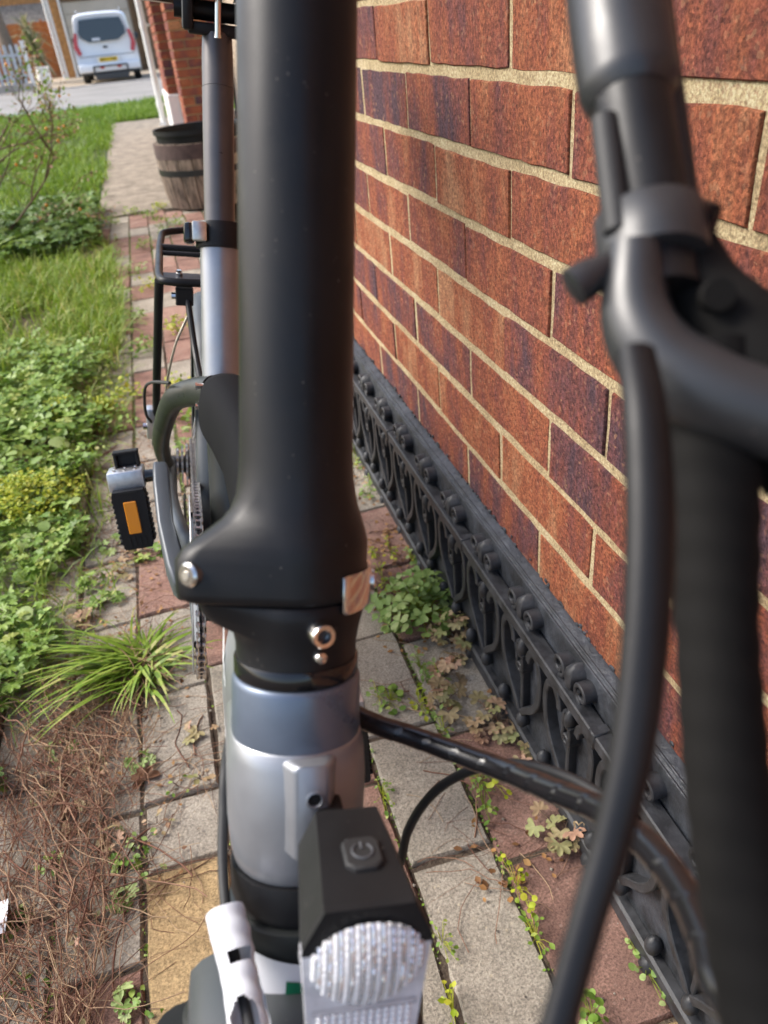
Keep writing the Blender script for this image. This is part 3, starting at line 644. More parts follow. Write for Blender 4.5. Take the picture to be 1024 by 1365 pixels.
wp = thing("plant_pot", "round white plant pot beside the gate post across the road", "pot", (-2.56, 28.6, -.085))
MB().lathe([(.0, .0), (.13, .0), (.19, .16), (.205, .36), (.185, .50), (.205, .53), (.205, .57), (.175, .57), (.17, .48), (.0, .46)], 24, cap=False).build("pot", M['white_paint'], wp)
tr = thing("tree", "tree with a bare grey brown trunk left of the cordyline across the road", "tree", (-3.75, 32.5, -.1))
tp = spline([(0, 0, 0), (-.02, 0, .9), (-.12, .1, 2.0), (-.25, .1, 3.4), (-.1, .2, 5.0)], 6)
MB().tube(tp, [.26-.15*i/len(tp) for i in range(len(tp))], 12).build("trunk", M['bark'], tr)
for a in range(7):
    d = Vector((math.cos(a*.9), math.sin(a*.9), .5)); s = tp[14+a]
    MB().tube(spline([s, s+d*.7, s+d*1.5+Vector((0, 0, .4))], 5), [.05, .047, .044, .041, .038, .035, .03, .025, .02, .015, .01], 6).build("limb", M['bark'], tr)
def leaf_cloud(name, n, centre, rad, size, mat, parent=None):
    tv = [(0, 0, 0), (.35, .5, .08), (0, 1, 0), (-.35, .5, .08)]; tf = [(0, 1, 2), (0, 2, 3)]
    p = RNG.normal(size=(n, 3)); p /= np.linalg.norm(p, axis=1)[:, None]; p *= (RNG.random((n, 1))**.45)*np.array(rad); p += np.array(centre)
    X = xforms(p, RNG.random(n)*6.28, RNG.random(n)*1.6, RNG.random(n)*6.28, size*(.6+.8*RNG.random(n)))
    return link(name, scatter_mesh(name, tv, tf, X, RNG.random(n), mat), parent)
leaf_cloud("crown", 5200, (-.2, .1, 4.6), (1.9, 1.9, 1.6), .16, M['dark_clover'], tr)
def cordyline(loc, label, stem_h, n, ln, seed):
    rg = np.random.default_rng(seed); t = thing("cordyline", label, "plant", loc)
    MB().tube([(0, 0, -.02), (.02, 0, stem_h)], [.07, .05], 10).build("stem", M['bark'], t)
    V, F, Rn = [], [], []
    for i in range(n):
        az = rg.random()*6.28; el = rg.random()*1.9-.35; l = ln*(.6+.6*rg.random()); d = np.array([math.cos(az)*math.cos(el), math.sin(az)*math.cos(el), math.sin(el)])
        sd = np.cross(d, [0, 0, 1.0]); sd /= np.linalg.norm(sd)+1e-6; p = np.array([.02, 0, stem_h*(.8+.2*rg.random())]); o = len(V)
        for k in range(5):
            w = (.030, .046, .044, .026, .003)[k]; q = p+d*l*k/4+np.array([0, 0, -.33*l*(k/4)**2.2]); V += [q-sd*w, q+sd*w]
        for k in range(4): F += [(o+2*k, o+2*k+1, o+2*k+3), (o+2*k, o+2*k+3, o+2*k+2)]; Rn += [i/n]*2
    link("leaves", tri_mesh("leaves", np.array(V), np.array(F), np.array(Rn), M['cordyline']), t); return t
cordyline((-2.95, 32.0, -.09), "spiky cordyline with long pale striped leaves in front of the orange fence", .95, 110, 1.05, 1)
cordyline((-3.25, 34.5, -.09), "taller cordyline tuft behind the spiky plant near the tree trunk", 1.75, 80, .8, 2)
hs = MB().box((-9, 52, 2.0), (16, 6, 4.6)).build("neighbour_house", M['yellow_brick']); tag(hs, "neighbouring house with grey brown tiled roof beyond the orange fence", "house")
MB().loft([[(x, y, z) for y, z in ((48.0, 2.05), (52, 5.6), (56, 2.05))] for x in (-17.4, -.4)]).build("roof", M['roof_tile'], hs)
hg = leaf_cloud("hedge", 9000, (9, 44, 1.6), (7.0, 2.0, 2.8), .22, M['dark_clover']); tag(hg, "dark green hedge at the far right beyond the garage", "hedge")
# ------------------------------------------------------------------ the folding bicycle, leaning on its stand
_ey = Vector((math.sin(R(3)), math.cos(R(3)), 0)); _ex = Vector((math.cos(R(3)), -math.sin(R(3)), 0)); _la = math.atan(0.2)
_ez = Vector((0, 0, 1))*math.cos(_la)+_ex*math.sin(_la); _ex = _ey.cross(_ez)
bike = thing("folding_bicycle", "grey and black folding electric bicycle seen from above its headlight", "bicycle")
bike.matrix_world = Matrix(((_ex.x, _ey.x, _ez.x, -0.1205), (_ex.y, _ey.y, _ez.y, 0), (_ex.z, _ey.z, _ez.z, 0), (0, 0, 0, 1)))
def bpart(b, name, mat, parent=None, angle=35): return b.build(name, mat, parent or bike, angle)
_n = math.sqrt(1+.38**2)
SM = Matrix(((1, 0, 0, 0), (0, 1/_n, .38/_n, .256), (0, -.38/_n, 1/_n, .606), (0, 0, 0, 1))) @ at(0, 0, -.0085)   # steering axis frame: z along the axis
def hull(c, n=72):
    """outline of the hull of several circles (x, y, r)"""
    out = []
    for j in range(n):
        a = 2*math.pi*j/n; d = (math.cos(a), math.sin(a))
        x, y, r = max(c, key=lambda q: q[0]*d[0]+q[1]*d[1]+q[2]); out.append((x+r*d[0], y+r*d[1]))
    return out
def lofth(b, secs, mtx=None):
    return b.loft([[(x, y, z) for x, y in hull(c)] for z, c in secs], True, mtx)
RX = Matrix.Rotation(R(90), 4, 'X'); RY = Matrix.Rotation(R(90), 4, 'Y')

# stem riser with the folding joint at its foot
b = MB()
sec = [(.46, [(0, 0, .0215)]), (.30, [(0, 0, .0226)]), (.150, [(0, 0, .0229)]), (.118, [(0, 0, .0231)]), (.104, [(0, 0, .0233)]), (.095, [(0, 0, .0238)]), (.088, [(0, 0, .0248), (-.0065, -.003, .0185)]), (.083, [(0, 0, .0260), (-.0125, -.004, .0150)]),
       (.079, [(0, 0, .0272), (-.0195, -.006, .0118)]), (.0755, [(0, 0, .0283), (-.0265, -.0075, .0100)]), (.0720, [(0, 0, .0293), (-.0325, -.0085, .0094)]), (.0690, [(0, 0, .0299), (-.0365, -.009, .0096)]), (.064, [(0, 0, .0298), (-.0390, -.009, .0104)]), (.052, [(0, 0, .0300), (-.0390, -.009, .0104)]), (.0490, [(0, 0, .0300), (-.0385, -.009, .0100)]), (.0478, [(0, 0, .0288), (-.037, -.009, .0088)])]
lofth(b, sec, SM); stem = bpart(b, "stem_riser", M['black_satin'], None, 60)
b = MB()
lofth(b, [(.0474, [(0, 0, .0278), (-.030, -.006, .0085)]), (.0462, [(0, 0, .0290), (-.032, -.006, .0095)]), (.041, [(0, 0, .0288), (-.030, -.005, .0095)]), (.037, [(0, 0, .0280), (-.024, -.003, .0120)]), (.032, [(0, 0, .0268), (-.010, -.002, .0170)]), (.026, [(0, 0, .0258)]), (.0195, [(0, 0, .0256)])], SM)
bpart(b, "stem_clamp", M['black_satin'], None, 60)
HB = SM @ at(-.0415, -.0155, .0600) @ Matrix.Rotation(R(-48), 4, 'Z')
b = MB().tube([(0, 0, 0), (0, -.0040, 0), (0, -.0050, 0)], [.0050, .0050, .0040], 20, True, HB); hb = bpart(b, "hinge_bolt", M['chrome'])
bpart(MB().tube([(0, -.0040, 0), (0, -.0054, 0)], .0019, 6, True, HB), "hex_socket", M['steel'], hb)
# polished latch plate wrapped round the right of the joint
b = MB(); rings = []
for i in range(25):
    a = R(-61+i*2.85); ca, sa = math.cos(a), math.sin(a); e = .0010 if i in (0, 24) else 0
    rings.append([(r*ca, r*sa, z) for r, z in ((.0302, .0432+e), (.0312-e, .0430+e), (.0316-e, .0445), (.0316-e, .0575), (.0312-e, .0590-e), (.0302, .0588-e))])
b.loft(rings, True, SM); lp = bpart(b, "latch_plate", M['chrome'], None, 40)
la = R(-6); lm = SM @ at(.0322*math.cos(la), .0322*math.sin(la), .0508) @ Matrix.Rotation(la, 4, 'Z') @ RY
bpart(MB().lathe([(.0046, -.0012), (.0050, .0004), (.0042, .0012), (.0030, .0004), (.0029, -.0012)], 20, lm, False), "rivet_ring", M['chrome'], lp)
bpart(MB().lathe([(.0029, -.0005), (.0001, -.0004)], 16, lm, False), "rivet_hole", M['dark_metal'], lp)
# clamp screw standing out towards the front, and the smaller one under it
sa_ = R(-80); sm_ = SM @ Matrix.Rotation(sa_+math.pi/2, 4, 'Z') @ at(0, -.0255, .0372) @ RX
b = MB().lathe([(.0050, -.006), (.0050, .0085), (.0044, .0095), (.0029, .0095), (.0028, .0060), (.0001, .0058)], 24, sm_, False); sc = bpart(b, "clamp_screw", M['chrome'])
bpart(MB().lathe([(.0029, .0062), (.0001, .0060)], 6, sm_, False), "hex_socket", M['dark_metal'], sc)
sm2 = SM @ Matrix.Rotation(sa_+math.pi/2+.06, 4, 'Z') @ at(0, -.0252, .0258) @ RX
bpart(MB().lathe([(.0031, -.004), (.0031, .001), (.0022, .0028), (.0001, .0032)], 18, sm2, False), "grub_screw", M['chrome'])
# headset ring, head tube cup, head tube
bpart(MB().lathe([(.0240, .0200), (.0262, .0198), (.0266, .0190), (.0266, .0128), (.0262, .0120), (.024, .0119)], 72, SM, False), "headset_ring", M['black_gloss'])
b = MB().lathe([(.0240, .0118), (.0264, .0117), (.0272, .0108), (.0276, .0090), (.0277, -.002), (.0279, -.0125), (.0276, -.0150), (.026, -.0156)], 72, SM, False); bpart(b, "head_cup", M['slate'], None, 50)
b = MB()
lofth(b, [(-.0140, [(0, 0, .0272), (0, .02, .025)]), (-.0155, [(0, 0, .0283), (0, .03, .0265)]), (-.022, [(0, 0, .0296), (0, .04, .028)]), (-.035, [(0, 0, .0304), (0, .04, .0285)]), (-.052, [(0, 0, .0302), (0, .04, .028)]), (-.066, [(0, 0, .0290), (0, .03, .027)]), (-.0725, [(0, 0, .0276), (0, .02, .026)]), (-.0745, [(0, 0, .0262)])], SM)
ht = bpart(b, "head_tube", M['silver'], None, 60)
# lamp boss on the head tube with its threaded hole
b = MB(); 
b.loft([[(x*k+.0015, y, z) for x, z in hull([(-.0042, -.0185, .0030), (.0042, -.0185, .0030), (-.0042, -.054, .0030), (.0042, -.054, .0030)], 40)] for k, y in ((1.7, -.024), (1.38, -.0295), (1.15, -.0330), (1.0, -.0346), (.82, -.0352))], True, SM)
boss = bpart(b, "lamp_boss", M['silver'], ht, 50)
bm_ = SM @ at(.0025, -.0353, -.0300) @ RX
bpart(MB().lathe([(.0036, -.0006), (.0038, .0005), (.0030, .0008), (.0025, -.0002), (.0025, -.001)], 24, bm_, False), "thread_rim", M['silver'], boss)
bpart(MB().lathe([(.0026, -.0001), (.0001, .0000)], 18, bm_, False), "thread_hole", M['hole'], boss)
bpart(MB().lathe([(.0255, -.0742), (.0288, -.0744), (.0292, -.078), (.0290, -.088), (.0276, -.0925), (.025, -.0927)], 64, SM, False), "crown_race", M['black_satin'])
b = MB(); lofth(b, [(-.0930, [(0, 0, .0262)]), (-.0945, [(0, 0, .0300), (0, .01, .028)]), (-.105, [(0, 0, .0312), (0, .012, .029)]), (-.125, [(0, .012, .0300)]), (-.150, [(-.010, .014, .0270), (.010, .014, .0270)]), (-.175, [(-.043, .016, .0190), (.043, .016, .0190)])], SM)
crown = bpart(b, "fork_crown", M['graphite'], None, 60)
for s in (-1, 1):
    fp = spline([(s*.046, .008, -.165), (s*.050, .006, -.22), (s*.052, -.004, -.28), (s*.052, -.024, -.36)], 6)
    bpart(MB().tube(fp, [.0185-.0075*i/len(fp) for i in range(len(fp))], 18, True, SM), "fork_leg", M['graphite'])
# printed white and green sticker on the front of the crown
def patch(b, a0, a1, z0, z1, r, mtx, off=(0, 0), n=10):
    b.loft([[(off[0]+r*math.cos(R(a)), off[1]+r*math.sin(R(a)), z) for z in (z0, z1)] for a in [a0+(a1-a0)*i/n for i in range(n+1)]], False, mtx, closed=False); return b
b = MB(); rr_ = []
for i in range(13):
    a = R(-140+i*6.5); rr_.append([(.0322*math.cos(a)*(1+.10*k), .0322*math.sin(a), -.1015-.008*(i/12)-.012*k) for k in range(6)])
b.loft(rr_, False, SM, closed=False); stk = bpart(b, "sticker", M['white_label'])
b = MB(); rr_ = []
for i in range(4):
    a = R(-104+i*4.0); rr_.append([(.0327*math.cos(a)*(1+.10*k), .0327*math.sin(a), -.1015-.008*((i*4+36)/78)-.0115*k) for k in (.7, 1.6, 2.6, 3.6, 4.6)])
b.loft(rr_, False, SM, closed=False); bpart(b, "sticker_stripe", M['green_print'], stk)

# frame: main beam, seat tube, stays
b = MB(); rings = []
for p, hw, hh in (((0, .285, .556), .0245, .034), ((0, .34, .548), .0240, .037), ((.006, .44, .535), .0225, .038), ((.012, .56, .524), .0215, .038), ((.012, .66, .513), .0235, .040), ((.008, .74, .503), .0290, .042), ((.004, .80, .493), .0330, .043), ((.003, .835, .487), .0300, .038), ((.003, .855, .484), .018, .024)):
    rings.append([(p[0]+hw*math.copysign(abs(math.cos(a))**.8, math.cos(a)), p[1], p[2]+hh*math.copysign(abs(math.sin(a))**.8, math.sin(a))) for a in [2*math.pi*j/32 for j in range(32)]])
b.loft(rings); beam = bpart(b, "main_beam", M['matt_black'], None, 60)
b = MB(); rings = []
for p, hw, hh in (((0, .275, .552), .0262, .046), ((-.001, .30, .545), .0266, .049), ((-.001, .335, .535), .0262, .047), ((.004, .38, .528), .0240, .043), ((.010, .43, .525), .0225, .040)):
    rings.append([(p[0]+hw*math.copysign(abs(math.cos(a))**.75, math.cos(a)), p[1], p[2]+hh*math.copysign(abs(math.sin(a))**.75, math.sin(a))) for a in [2*math.pi*j/32 for j in range(32)]])
b.loft(rings); bs = bpart(b, "beam_front", M['silver'], None, 60)
# large white lettering strokes on the side of the beam, and a red flash above them
b = MB()
for k in range(8):
    y = .302+.0095*k; x = -.0268+.00006*k*k
    b.add([(x-.0003, y, .520+.001*k), (x-.0003, y+.003, .520+.001*k), (x-.0003, y+.0085, .560), (x-.0003, y+.0055, .560)], [(0, 1, 2, 3)])
    b.add([(x-.0004, y+.004, .556), (x-.0004, y+.0085, .560), (x-.0004, y+.010, .536), (x-.0004, y+.007, .532)], [(0, 1, 2, 3)])
bpart(b, "white_lettering", M['white_print'], bs)
b = MB().add([(-.0245, .388, .545), (-.0240, .405, .538), (-.0240, .405, .556), (-.0245, .388, .560)], [(0, 1, 2, 3)]); bpart(b, "red_flash", M['red_print'], bs)
def seat(z): return Vector((0, .94+.335*(z-.655), z))
b = MB().tube([seat(.50), seat(.58), seat(.655)], .0222, 32); seat_tube = bpart(b, "seat_tube", M['silver'])
b = MB().tube(spline([(.004, .868, .50), (.008, .852, .42), (.010, .82, .34), (.008, .785, .285)], 6), [.026]*19, 24); bpart(b, "seat_tube_lower", M['graphite'])
b = MB().tube([(-.036, .78, .28), (.036, .78, .28)], .024, 28); bpart(b, "bottom_bracket", M['graphite'])
b = MB().tube([seat(.655), seat(.70), seat(.796)], .0170, 32); sp_ = bpart(b, "seat_post", M['anod'])
b = MB().tube([seat(.7965), seat(.825), seat(.845)], [.0168, .0168, .0160], 32); bpart(b, "seat_post_head", M['anod'])
# quick release collar with lever
SEA = Matrix.Translation(seat(.650)) @ Matrix.Rotation(math.atan(-.335), 4, 'X')
b = MB().lathe([(.0225, -.014), (.0262, -.0138), (.0268, -.012), (.0268, .012), (.0262, .0138), (.018, .0142)], 40, SEA, False); col = bpart(b, "seat_clamp", M['black_satin'])
b = MB().box((-.034, -.008, 0), (.012, .026, .022), .004, SEA, 2); bpart(b, "clamp_lug", M['black_gloss'], col)
b = MB().box((-.023, -.024, .001), (.016, .008, .021), .002, SEA, 2); bpart(b, "clamp_lever", M['steel'], col)
# loop stays on the right, plain stay on the left
for s in (-1, 1):
    lp_ = spline([(s*.010, .862, .492), (s*.030, .905, .474), (s*.058, .96, .438), (s*.0755, 1.03, .355), (s*.074, 1.09, .29), (s*.068, 1.15, .25)], 8) if s < 0 else spline([(.012, .87, .47), (.034, .93, .46), (.056, 1.0, .41), (.066, 1.08, .32), (.066, 1.15, .25)], 8)
    bpart(MB().tube(lp_, [.0165-.0075*i/len(lp_) for i in range(len(lp_))], 18, True, None, None, 1.15), "seat_stay", M['graphite'])
    bpart(MB().tube(spline([(s*.026, .80, .28), (s*.050, .90, .272), (s*.066, 1.02, .26), (s*.068, 1.15, .25)], 8), .0115, 16, True, None, None, 1.35), "chain_stay", M['crank'])
    bpart(MB().box((s*.069, 1.155, .245), (.007, .045, .05), .003), "dropout", M['graphite'])
for z, y in ((.505, .846), (.470, .870)):
    bpart(MB().tube([(-.022, y, z), (-.029, y, z)], .0032, 10).tube([(-.029, y, z), (-.031, y, z)], .0042, 10), "cable_guide", M['chrome'])

# wheels
def wheel(y, name):
    c = at(0, y, .25) @ RY
    t = MB().lathe([(.205, -.018), (.214, -.0235), (.228, -.0245), (.242, -.0175), (.2475, -.006), (.2475, .006), (.242, .0175), (.228, .0245), (.214, .0235), (.205, .018)], 72, c, False)
    for k in range(72):
        a = 2*math.pi*k/72
        for x in (-.012, .012): t.box((.2478*math.cos(a+(x>0)*.04), .2478*math.sin(a+(x>0)*.04), x), (.004, .010, .013), 0, c @ Matrix.Identity(4))
    w = bpart(t, name, M['rubber'])
    bpart(MB().lathe([(.190, -.006), (.196, -.013), (.206, -.014), (.206, .014), (.196, .013), (.190, .006), (.190, -.006)], 72, c, False), "rim", M['dark_metal'], w)
    bpart(MB().lathe([(.012, -.045), (.024, -.040), (.024, -.034), (.016, -.030), (.016, .030), (.024, .034), (.024, .040), (.012, .045)], 32, c, True), "hub", M['dark_metal'], w)
    sp = MB()
    for k in range(24):
        a = 2*math.pi*k/24; s = 1 if k % 2 else -1
        sp.tube([(.022*math.cos(a+.6*s), .022*math.sin(a+.6*s), .037*s), (.195*math.cos(a), .195*math.sin(a), .004*s)], .0010, 5, True, c)
    bpart(sp, "spokes", M['steel'], w); return w
fw = wheel(.085, "front_wheel"); rw = wheel(1.15, "rear_wheel")
def guard(y, a0, a1, r, hw, name, n=40):
    rings = []
    for i in range(n+1):
        a = R(a0+(a1-a0)*i/n); rad = Vector((0, math.cos(a), math.sin(a))); c = Vector((0, y, .25)); ring = []
        for j in range(13):
            u = R(-90+15*j); ring.append(c+rad*(r-.020+.020*math.cos(u)**.6 if abs(j-6) < 6 else r-.026)+Vector((hw*math.sin(u), 0, 0)))
        for j in range(12, -1, -1):
            u = R(-90+15*j); ring.append(c+rad*((r-.020+.020*math.cos(u)**.6 if abs(j-6) < 6 else r-.026)-.0018)+Vector(((hw-.0015)*math.sin(u), 0, 0)))
        rings.append(ring)
    return bpart(MB().loft(rings), name, M['mudguard'], None, 50)
guard(.085, 60, 205, .266, .049, "front_mudguard"); guard(1.15, -15, 175, .272, .030, "rear_mudguard")
bpart(MB().lathe([(.024, -.0010), (.080, -.0010), (.080, .0010), (.024, .0010)], 48, at(.050, 1.15, .25) @ RY, False), "brake_disc", M['steel'])
bpart(MB().box((.052, 1.10, .305), (.022, .045, .03), .006, None, 2), "brake_caliper", M['alloy'])

# drive train
def gear(b, r, teeth, depth, th, mtx, hole=0.0):
    po = []
    for k in range(teeth):
        a = 2*math.pi*k/teeth; w = 2*math.pi/teeth
        po += [(r-depth, a-w*.45), (r, a-w*.16), (r, a+w*.16), (r-depth, a+w*.45)]
    pts = [(q*math.cos(a), q*math.sin(a)) for q, a in po]; m_ = len(pts)
    inn = [(max(hole, .004)*math.cos(a), max(hole, .004)*math.sin(a)) for q, a in po]
    b.loft([[(x, y, -th/2) for x, y in inn], [(x, y, -th/2) for x, y in pts], [(x, y, th/2) for x, y in pts], [(x, y, th/2) for x, y in inn], [(x, y, -th/2) for x, y in inn]], False, mtx)
    return b
cassette = None
for k in range(7):
    b = gear(MB(), (.052, .047, .042, .038, .034, .030, .026)[k], 28-3*k, 0.0045, .0030, at(-.0120-.0072*k, 1.15, .25) @ RY, .010)
    bpart(b, "sprocket", M['steel'] if k else M['dark_metal'])
bpart(MB().tube([(-.016, 1.15, .25), (-.064, 1.15, .25)], .0135, 20), "cassette_body", M['dark_metal'])
CX = -.0315; CR_ = .100; BBC = Vector((CX, .775, .272))
b = gear(MB(), CR_+.0035, 48, .006, .0024, at(*BBC) @ RY, .082); cr = bpart(b, "chainring", M['dark_metal'])
sp = MB()
for k in range(5):
    a = R(90+72*k-33); p0, p1 = Vector((CX-.002, .78, .28)), Vector((CX-.001, .78+.085*math.cos(a), .28+.085*math.sin(a))); sp.tube([p0, p1], [.011, .007], 8)
bpart(sp, "spider", M['crank'], cr)
bpart(MB().lathe([(.080, -.0007), (.1055, -.0007), (.1062, 0), (.1055, .0007), (.080, .0007)], 72, at(CX-.0085, .78, .28) @ RY, False), "chain_guard", M['alloy'])
# chain: rollers and plates link by link round sprocket and chainring
RS = .0385; SC_ = Vector((CX, 1.15, .25)); dv = Vector((0, SC_.y-BBC.y, SC_.z-BBC.z)); Ld = dv.length; base = math.atan2(dv.z, dv.y); off = math.acos((CR_-RS)/Ld)
path = []
for i in range(60):
    a = base+off+(2*math.pi-2*off)*i/59; path.append(BBC+Vector((0, CR_*math.cos(a), CR_*math.sin(a))))
for i in range(40):
    a = base-off+2*off*i/39; path.append(SC_+Vector((0, RS*math.cos(a), RS*math.sin(a))))
path.append(path[0]); acc = [0]
for i in range(1, len(path)): acc.append(acc[-1]+(path[i]-path[i-1]).length)
nl = int(acc[-1]/.0127); nl -= nl % 2; pl_, k = [], 0
for i in range(nl):
    s = acc[-1]*i/nl
    while acc[k+1] < s: k += 1
    t = (s-acc[k])/(acc[k+1]-acc[k]+1e-9); pl_.append(path[k].lerp(path[k+1], t))
b = MB(); b2 = MB()
for i in range(nl):
    p, q = pl_[i], pl_[(i+1) % nl]; d = (q-p); a = math.atan2(d.z, d.y); mid = (p+q)/2; o_ = .0044 if i % 2 else .0031
    mm = Matrix.Translation(mid) @ Matrix.Rotation(a, 4, 'X')
    for s in (-1, 1): (b if i % 2 else b2).prism(hull([(-.0060, 0, .0041), (.0060, 0, .0041)], 12), -.0005, .0005, mm @ at(s*o_, 0, 0) @ Matrix(((0, 0, 1, 0), (1, 0, 0, 0), (0, 1, 0, 0), (0, 0, 0, 1))))
    b2.tube([p+Vector((-.0055, 0, 0)), p+Vector((.0055, 0, 0))], .0026, 7)
ch = bpart(b, "chain", M['steel']); bpart(b2, "inner_links", M['steel'], ch)
# derailleur
b = MB().box((-.066, 1.165, .205), (.018, .03, .05), .006, None, 2).box((-.046, 1.13, .165), (.004, .026, .075), .003); bpart(b, "derailleur", M['dark_metal'])
for z, y in ((.192, 1.14), (.142, 1.12)): bpart(gear(MB(), .021, 11, .004, .004, at(CX, y, z) @ RY), "jockey_wheel", M['dark_metal'])
# cranks and folded pedals
def crank(s, name):
    e = Vector((s*.083, .78-s*(-.145)*1.0 if s < 0 else .78-.145, .28+(.085 if s < 0 else -.085)))
    if s < 0: e = Vector((-.074, .925, .352))
    p0 = Vector((s*.052, .78, .28)); d = (e-p0).normalized(); rings = []
    side = Vector((1, 0, 0)); up = d.cross(side).normalized()
    for t, w, h in ((-.09, .006, .012), (-.04, .0105, .019), (.12, .0125, .017), (.5, .0100, .0135), (.88, .0110, .0125), (1.02, .0105, .0125), (1.08, .0085, .0085)):
        c = p0+(e-p0)*t+Vector((s*.006*math.sin(max(0, min(1, t))*math.pi), 0, 0))
        rings.append([c+side*w*x+up*h*y for x, y in hull([(-.55, -.62, .42), (.55, -.62, .42), (.55, .62, .42), (-.55, .62, .42)], 28)])
    bpart(MB().loft(rings), name, M['crank'], None, 50); return e
def pedal(e, s, tilt):
    mtx = Matrix.Translation(e) @ Matrix.Rotation(R(-9), 4, 'Y') @ Matrix.Rotation(tilt, 4, 'X') @ Matrix.Diagonal((-s, 1, 1, 1))     # local x outwards is -x
    ax_ = bpart(MB().tube([(0, 0, 0), (-.010, 0, 0), (-.024, 0, 0)], [.0085, .0078, .0085], 20, True, mtx), "pedal_axle", M['black_gloss'])
    bd = MB().box((-.043, 0, .001), (.045, .034, .026), .003, mtx, 2)
    bl = bpart(bd, "pedal_block", M['alloy'])
    st = MB()
    for i in range(3):
        for y in (-.009, .003): st.tube([(-.030-.013*i, y, .009), (-.030-.013*i, y, .0155)], [.0026, .0022], 8, True, mtx)
    bpart(st, "grip_pins", M['chrome'], bl)
    pt = MB(); zz = [(-.008, .019), (-.014, .0205), (-.082, .0185), (-.086, .0165)]
    pt.loft([[(-.042+x*w, y, z) for x, y in ((-1, -.030), (1, -.030), (1, -.006), (-1, -.006))] for z, w in zz], True, mtx)
    for k in range(9):
        for q in (-1, 1): pt.box((-.042+q*.0198, -.018, -.020-.007*k), (.0045, .020, .0040), .0008, mtx)
    plat = bpart(pt, "pedal_platform", M['black_plastic'])
    bpart(MB().box((-.042, -.0305, -.0105), (.022, .0012, .0025), 0, mtx), "slot", M['hole'], plat)
    bpart(MB().box((-.042, -.0308, -.043), (.0155, .0030, .043), .0008, mtx), "pedal_reflector", M['orange'], plat)
    for k in range(4): bpart(MB().box((-.0515+.0064*k, -.0304, -.0765), (.0030, .0016, .013), 0, mtx), "slot", M['hole'], plat)
    up_ = MB()
    for q in (-1, 1): up_.box((-.040+q*.0135, .010, .022), (.004, .012, .022), .001, mtx)
    up_.box((-.040, .010, .033), (.032, .013, .004), .001, mtx).box((-.040, .014, .022), (.024, .003, .016), .0006, mtx)
    bpart(up_, "pedal_hinge", M['black_plastic'])
er = crank(-1, "crank_arm"); pedal(er, -1, R(-12))
el_ = crank(1, "crank_arm"); pedal(el_, 1, R(-12))

# rear rack with legs, clamp and wire stays
rk = MB(); zr = .578
loop = spline([(-.02, 1.008, zr), (-.055, 1.008, zr), (-.069, 1.024, zr), (-.0715, 1.10, zr), (-.0715, 1.24, zr), (-.062, 1.285, zr+.004), (0, 1.305, zr+.006), (.062, 1.285, zr+.004), (.0715, 1.24, zr), (.0715, 1.10, zr), (.069, 1.024, zr), (.055, 1.008, zr), (.0, 1.008, zr), (-.02, 1.008, zr)], 6)
rk.tube(loop, .0052, 12); rack = bpart(rk, "rear_rack", M['black_satin'])
for y, r_ in ((1.16, .0034), (1.195, .0050)): bpart(MB().tube([(-.0715, y, zr), (0, y, zr), (.0715, y, zr)], r_, 10), "cross_bar", M['black_satin'], rack)
bpart(MB().box((0, 1.030, zr+.001), (.132, .030, .003), .001), "front_plate", M['black_satin'], rack)
bpart(MB().box((.0, 1.15, zr-.004), (.012, .26, .008), .002), "centre_bar", M['black_satin'], rack)
for x in (-.046, .046):
    bpart(MB().tube([(x, 1.030, zr), (x, 1.030, zr+.006)], .0042, 10).tube([(x, 1.030, zr+.006), (x, 1.030, zr+.0095)], .0034, 6), "rack_bolt", M['chrome'], rack)
bpart(MB().box((-.040, 1.014, zr-.019), (.022, .012, .022), .0015), "strut_clamp", M['black_plastic'], rack)
bpart(MB().tube([(-.051, 1.014, zr-.019), (-.056, 1.014, zr-.019)], .0042, 8), "clamp_bolt", M['chrome'], rack)
for s in (-1, 1):
    bpart(MB().tube([(s*.0705, 1.022, zr-.003), (s*.079, 1.08, .44), (s*.088, 1.15, .285)], .0058, 12), "rack_leg", M['black_satin'], rack)
    bpart(MB().tube(spline([(s*.036, 1.012, zr-.022), (s*.034, 1.0, .54), (s*.028, .965, .50), (s*.022, .905, .482), (s*.014, .872, .472)], 6), .0040, 10), "rack_strut", M['black_satin'], rack)
    bpart(MB().tube(spline([(s*.036, 1.085, .512), (s*.055, 1.10, .46), (s*.070, 1.12, .38), (s*.078, 1.15, .27)], 6), .0018, 8), "mudguard_stay", M['steel'])
b = MB().tube(spline([(-.060, .93, .475), (-.085, 1.02, .44), (-.097, 1.08, .405), (-.098, 1.10, .36), (-.090, 1.12, .335)], 6), .0022, 8); bpart(b, "gear_cable", M['rubber'])
bpart(MB().box((-.092, 1.125, .335), (.014, .02, .05), .003, None, 2), "cable_stop", M['alloy'])
bpart(MB().tube([(-.098, 1.12, .33), (-.104, 1.12, .33)], .0050, 10), "axle_bolt", M['chrome'])
bpart(MB().tube([(.060, 1.15, .25), (.075, 1.15, .25)], .0085, 10).tube([(-.060, 1.15, .25), (-.078, 1.15, .25)], .0085, 10), "axle_nut", M['chrome'])
b = MB().tube(spline([(-.050, 1.03, .43), (-.035, 1.045, .425), (-.012, 1.05, .43)], 6), .0022, 8).box((-.052, 1.03, .425), (.007, .007, .010), .001); bpart(b, "cable_clip", M['rubber'])
# kickstand on the far side
bpart(MB().tube(spline([(.040, .86, .265), (.075, .83, .16), (.125, .80, .030)], 6), .0085, 12), "kickstand", M['dark_metal'])

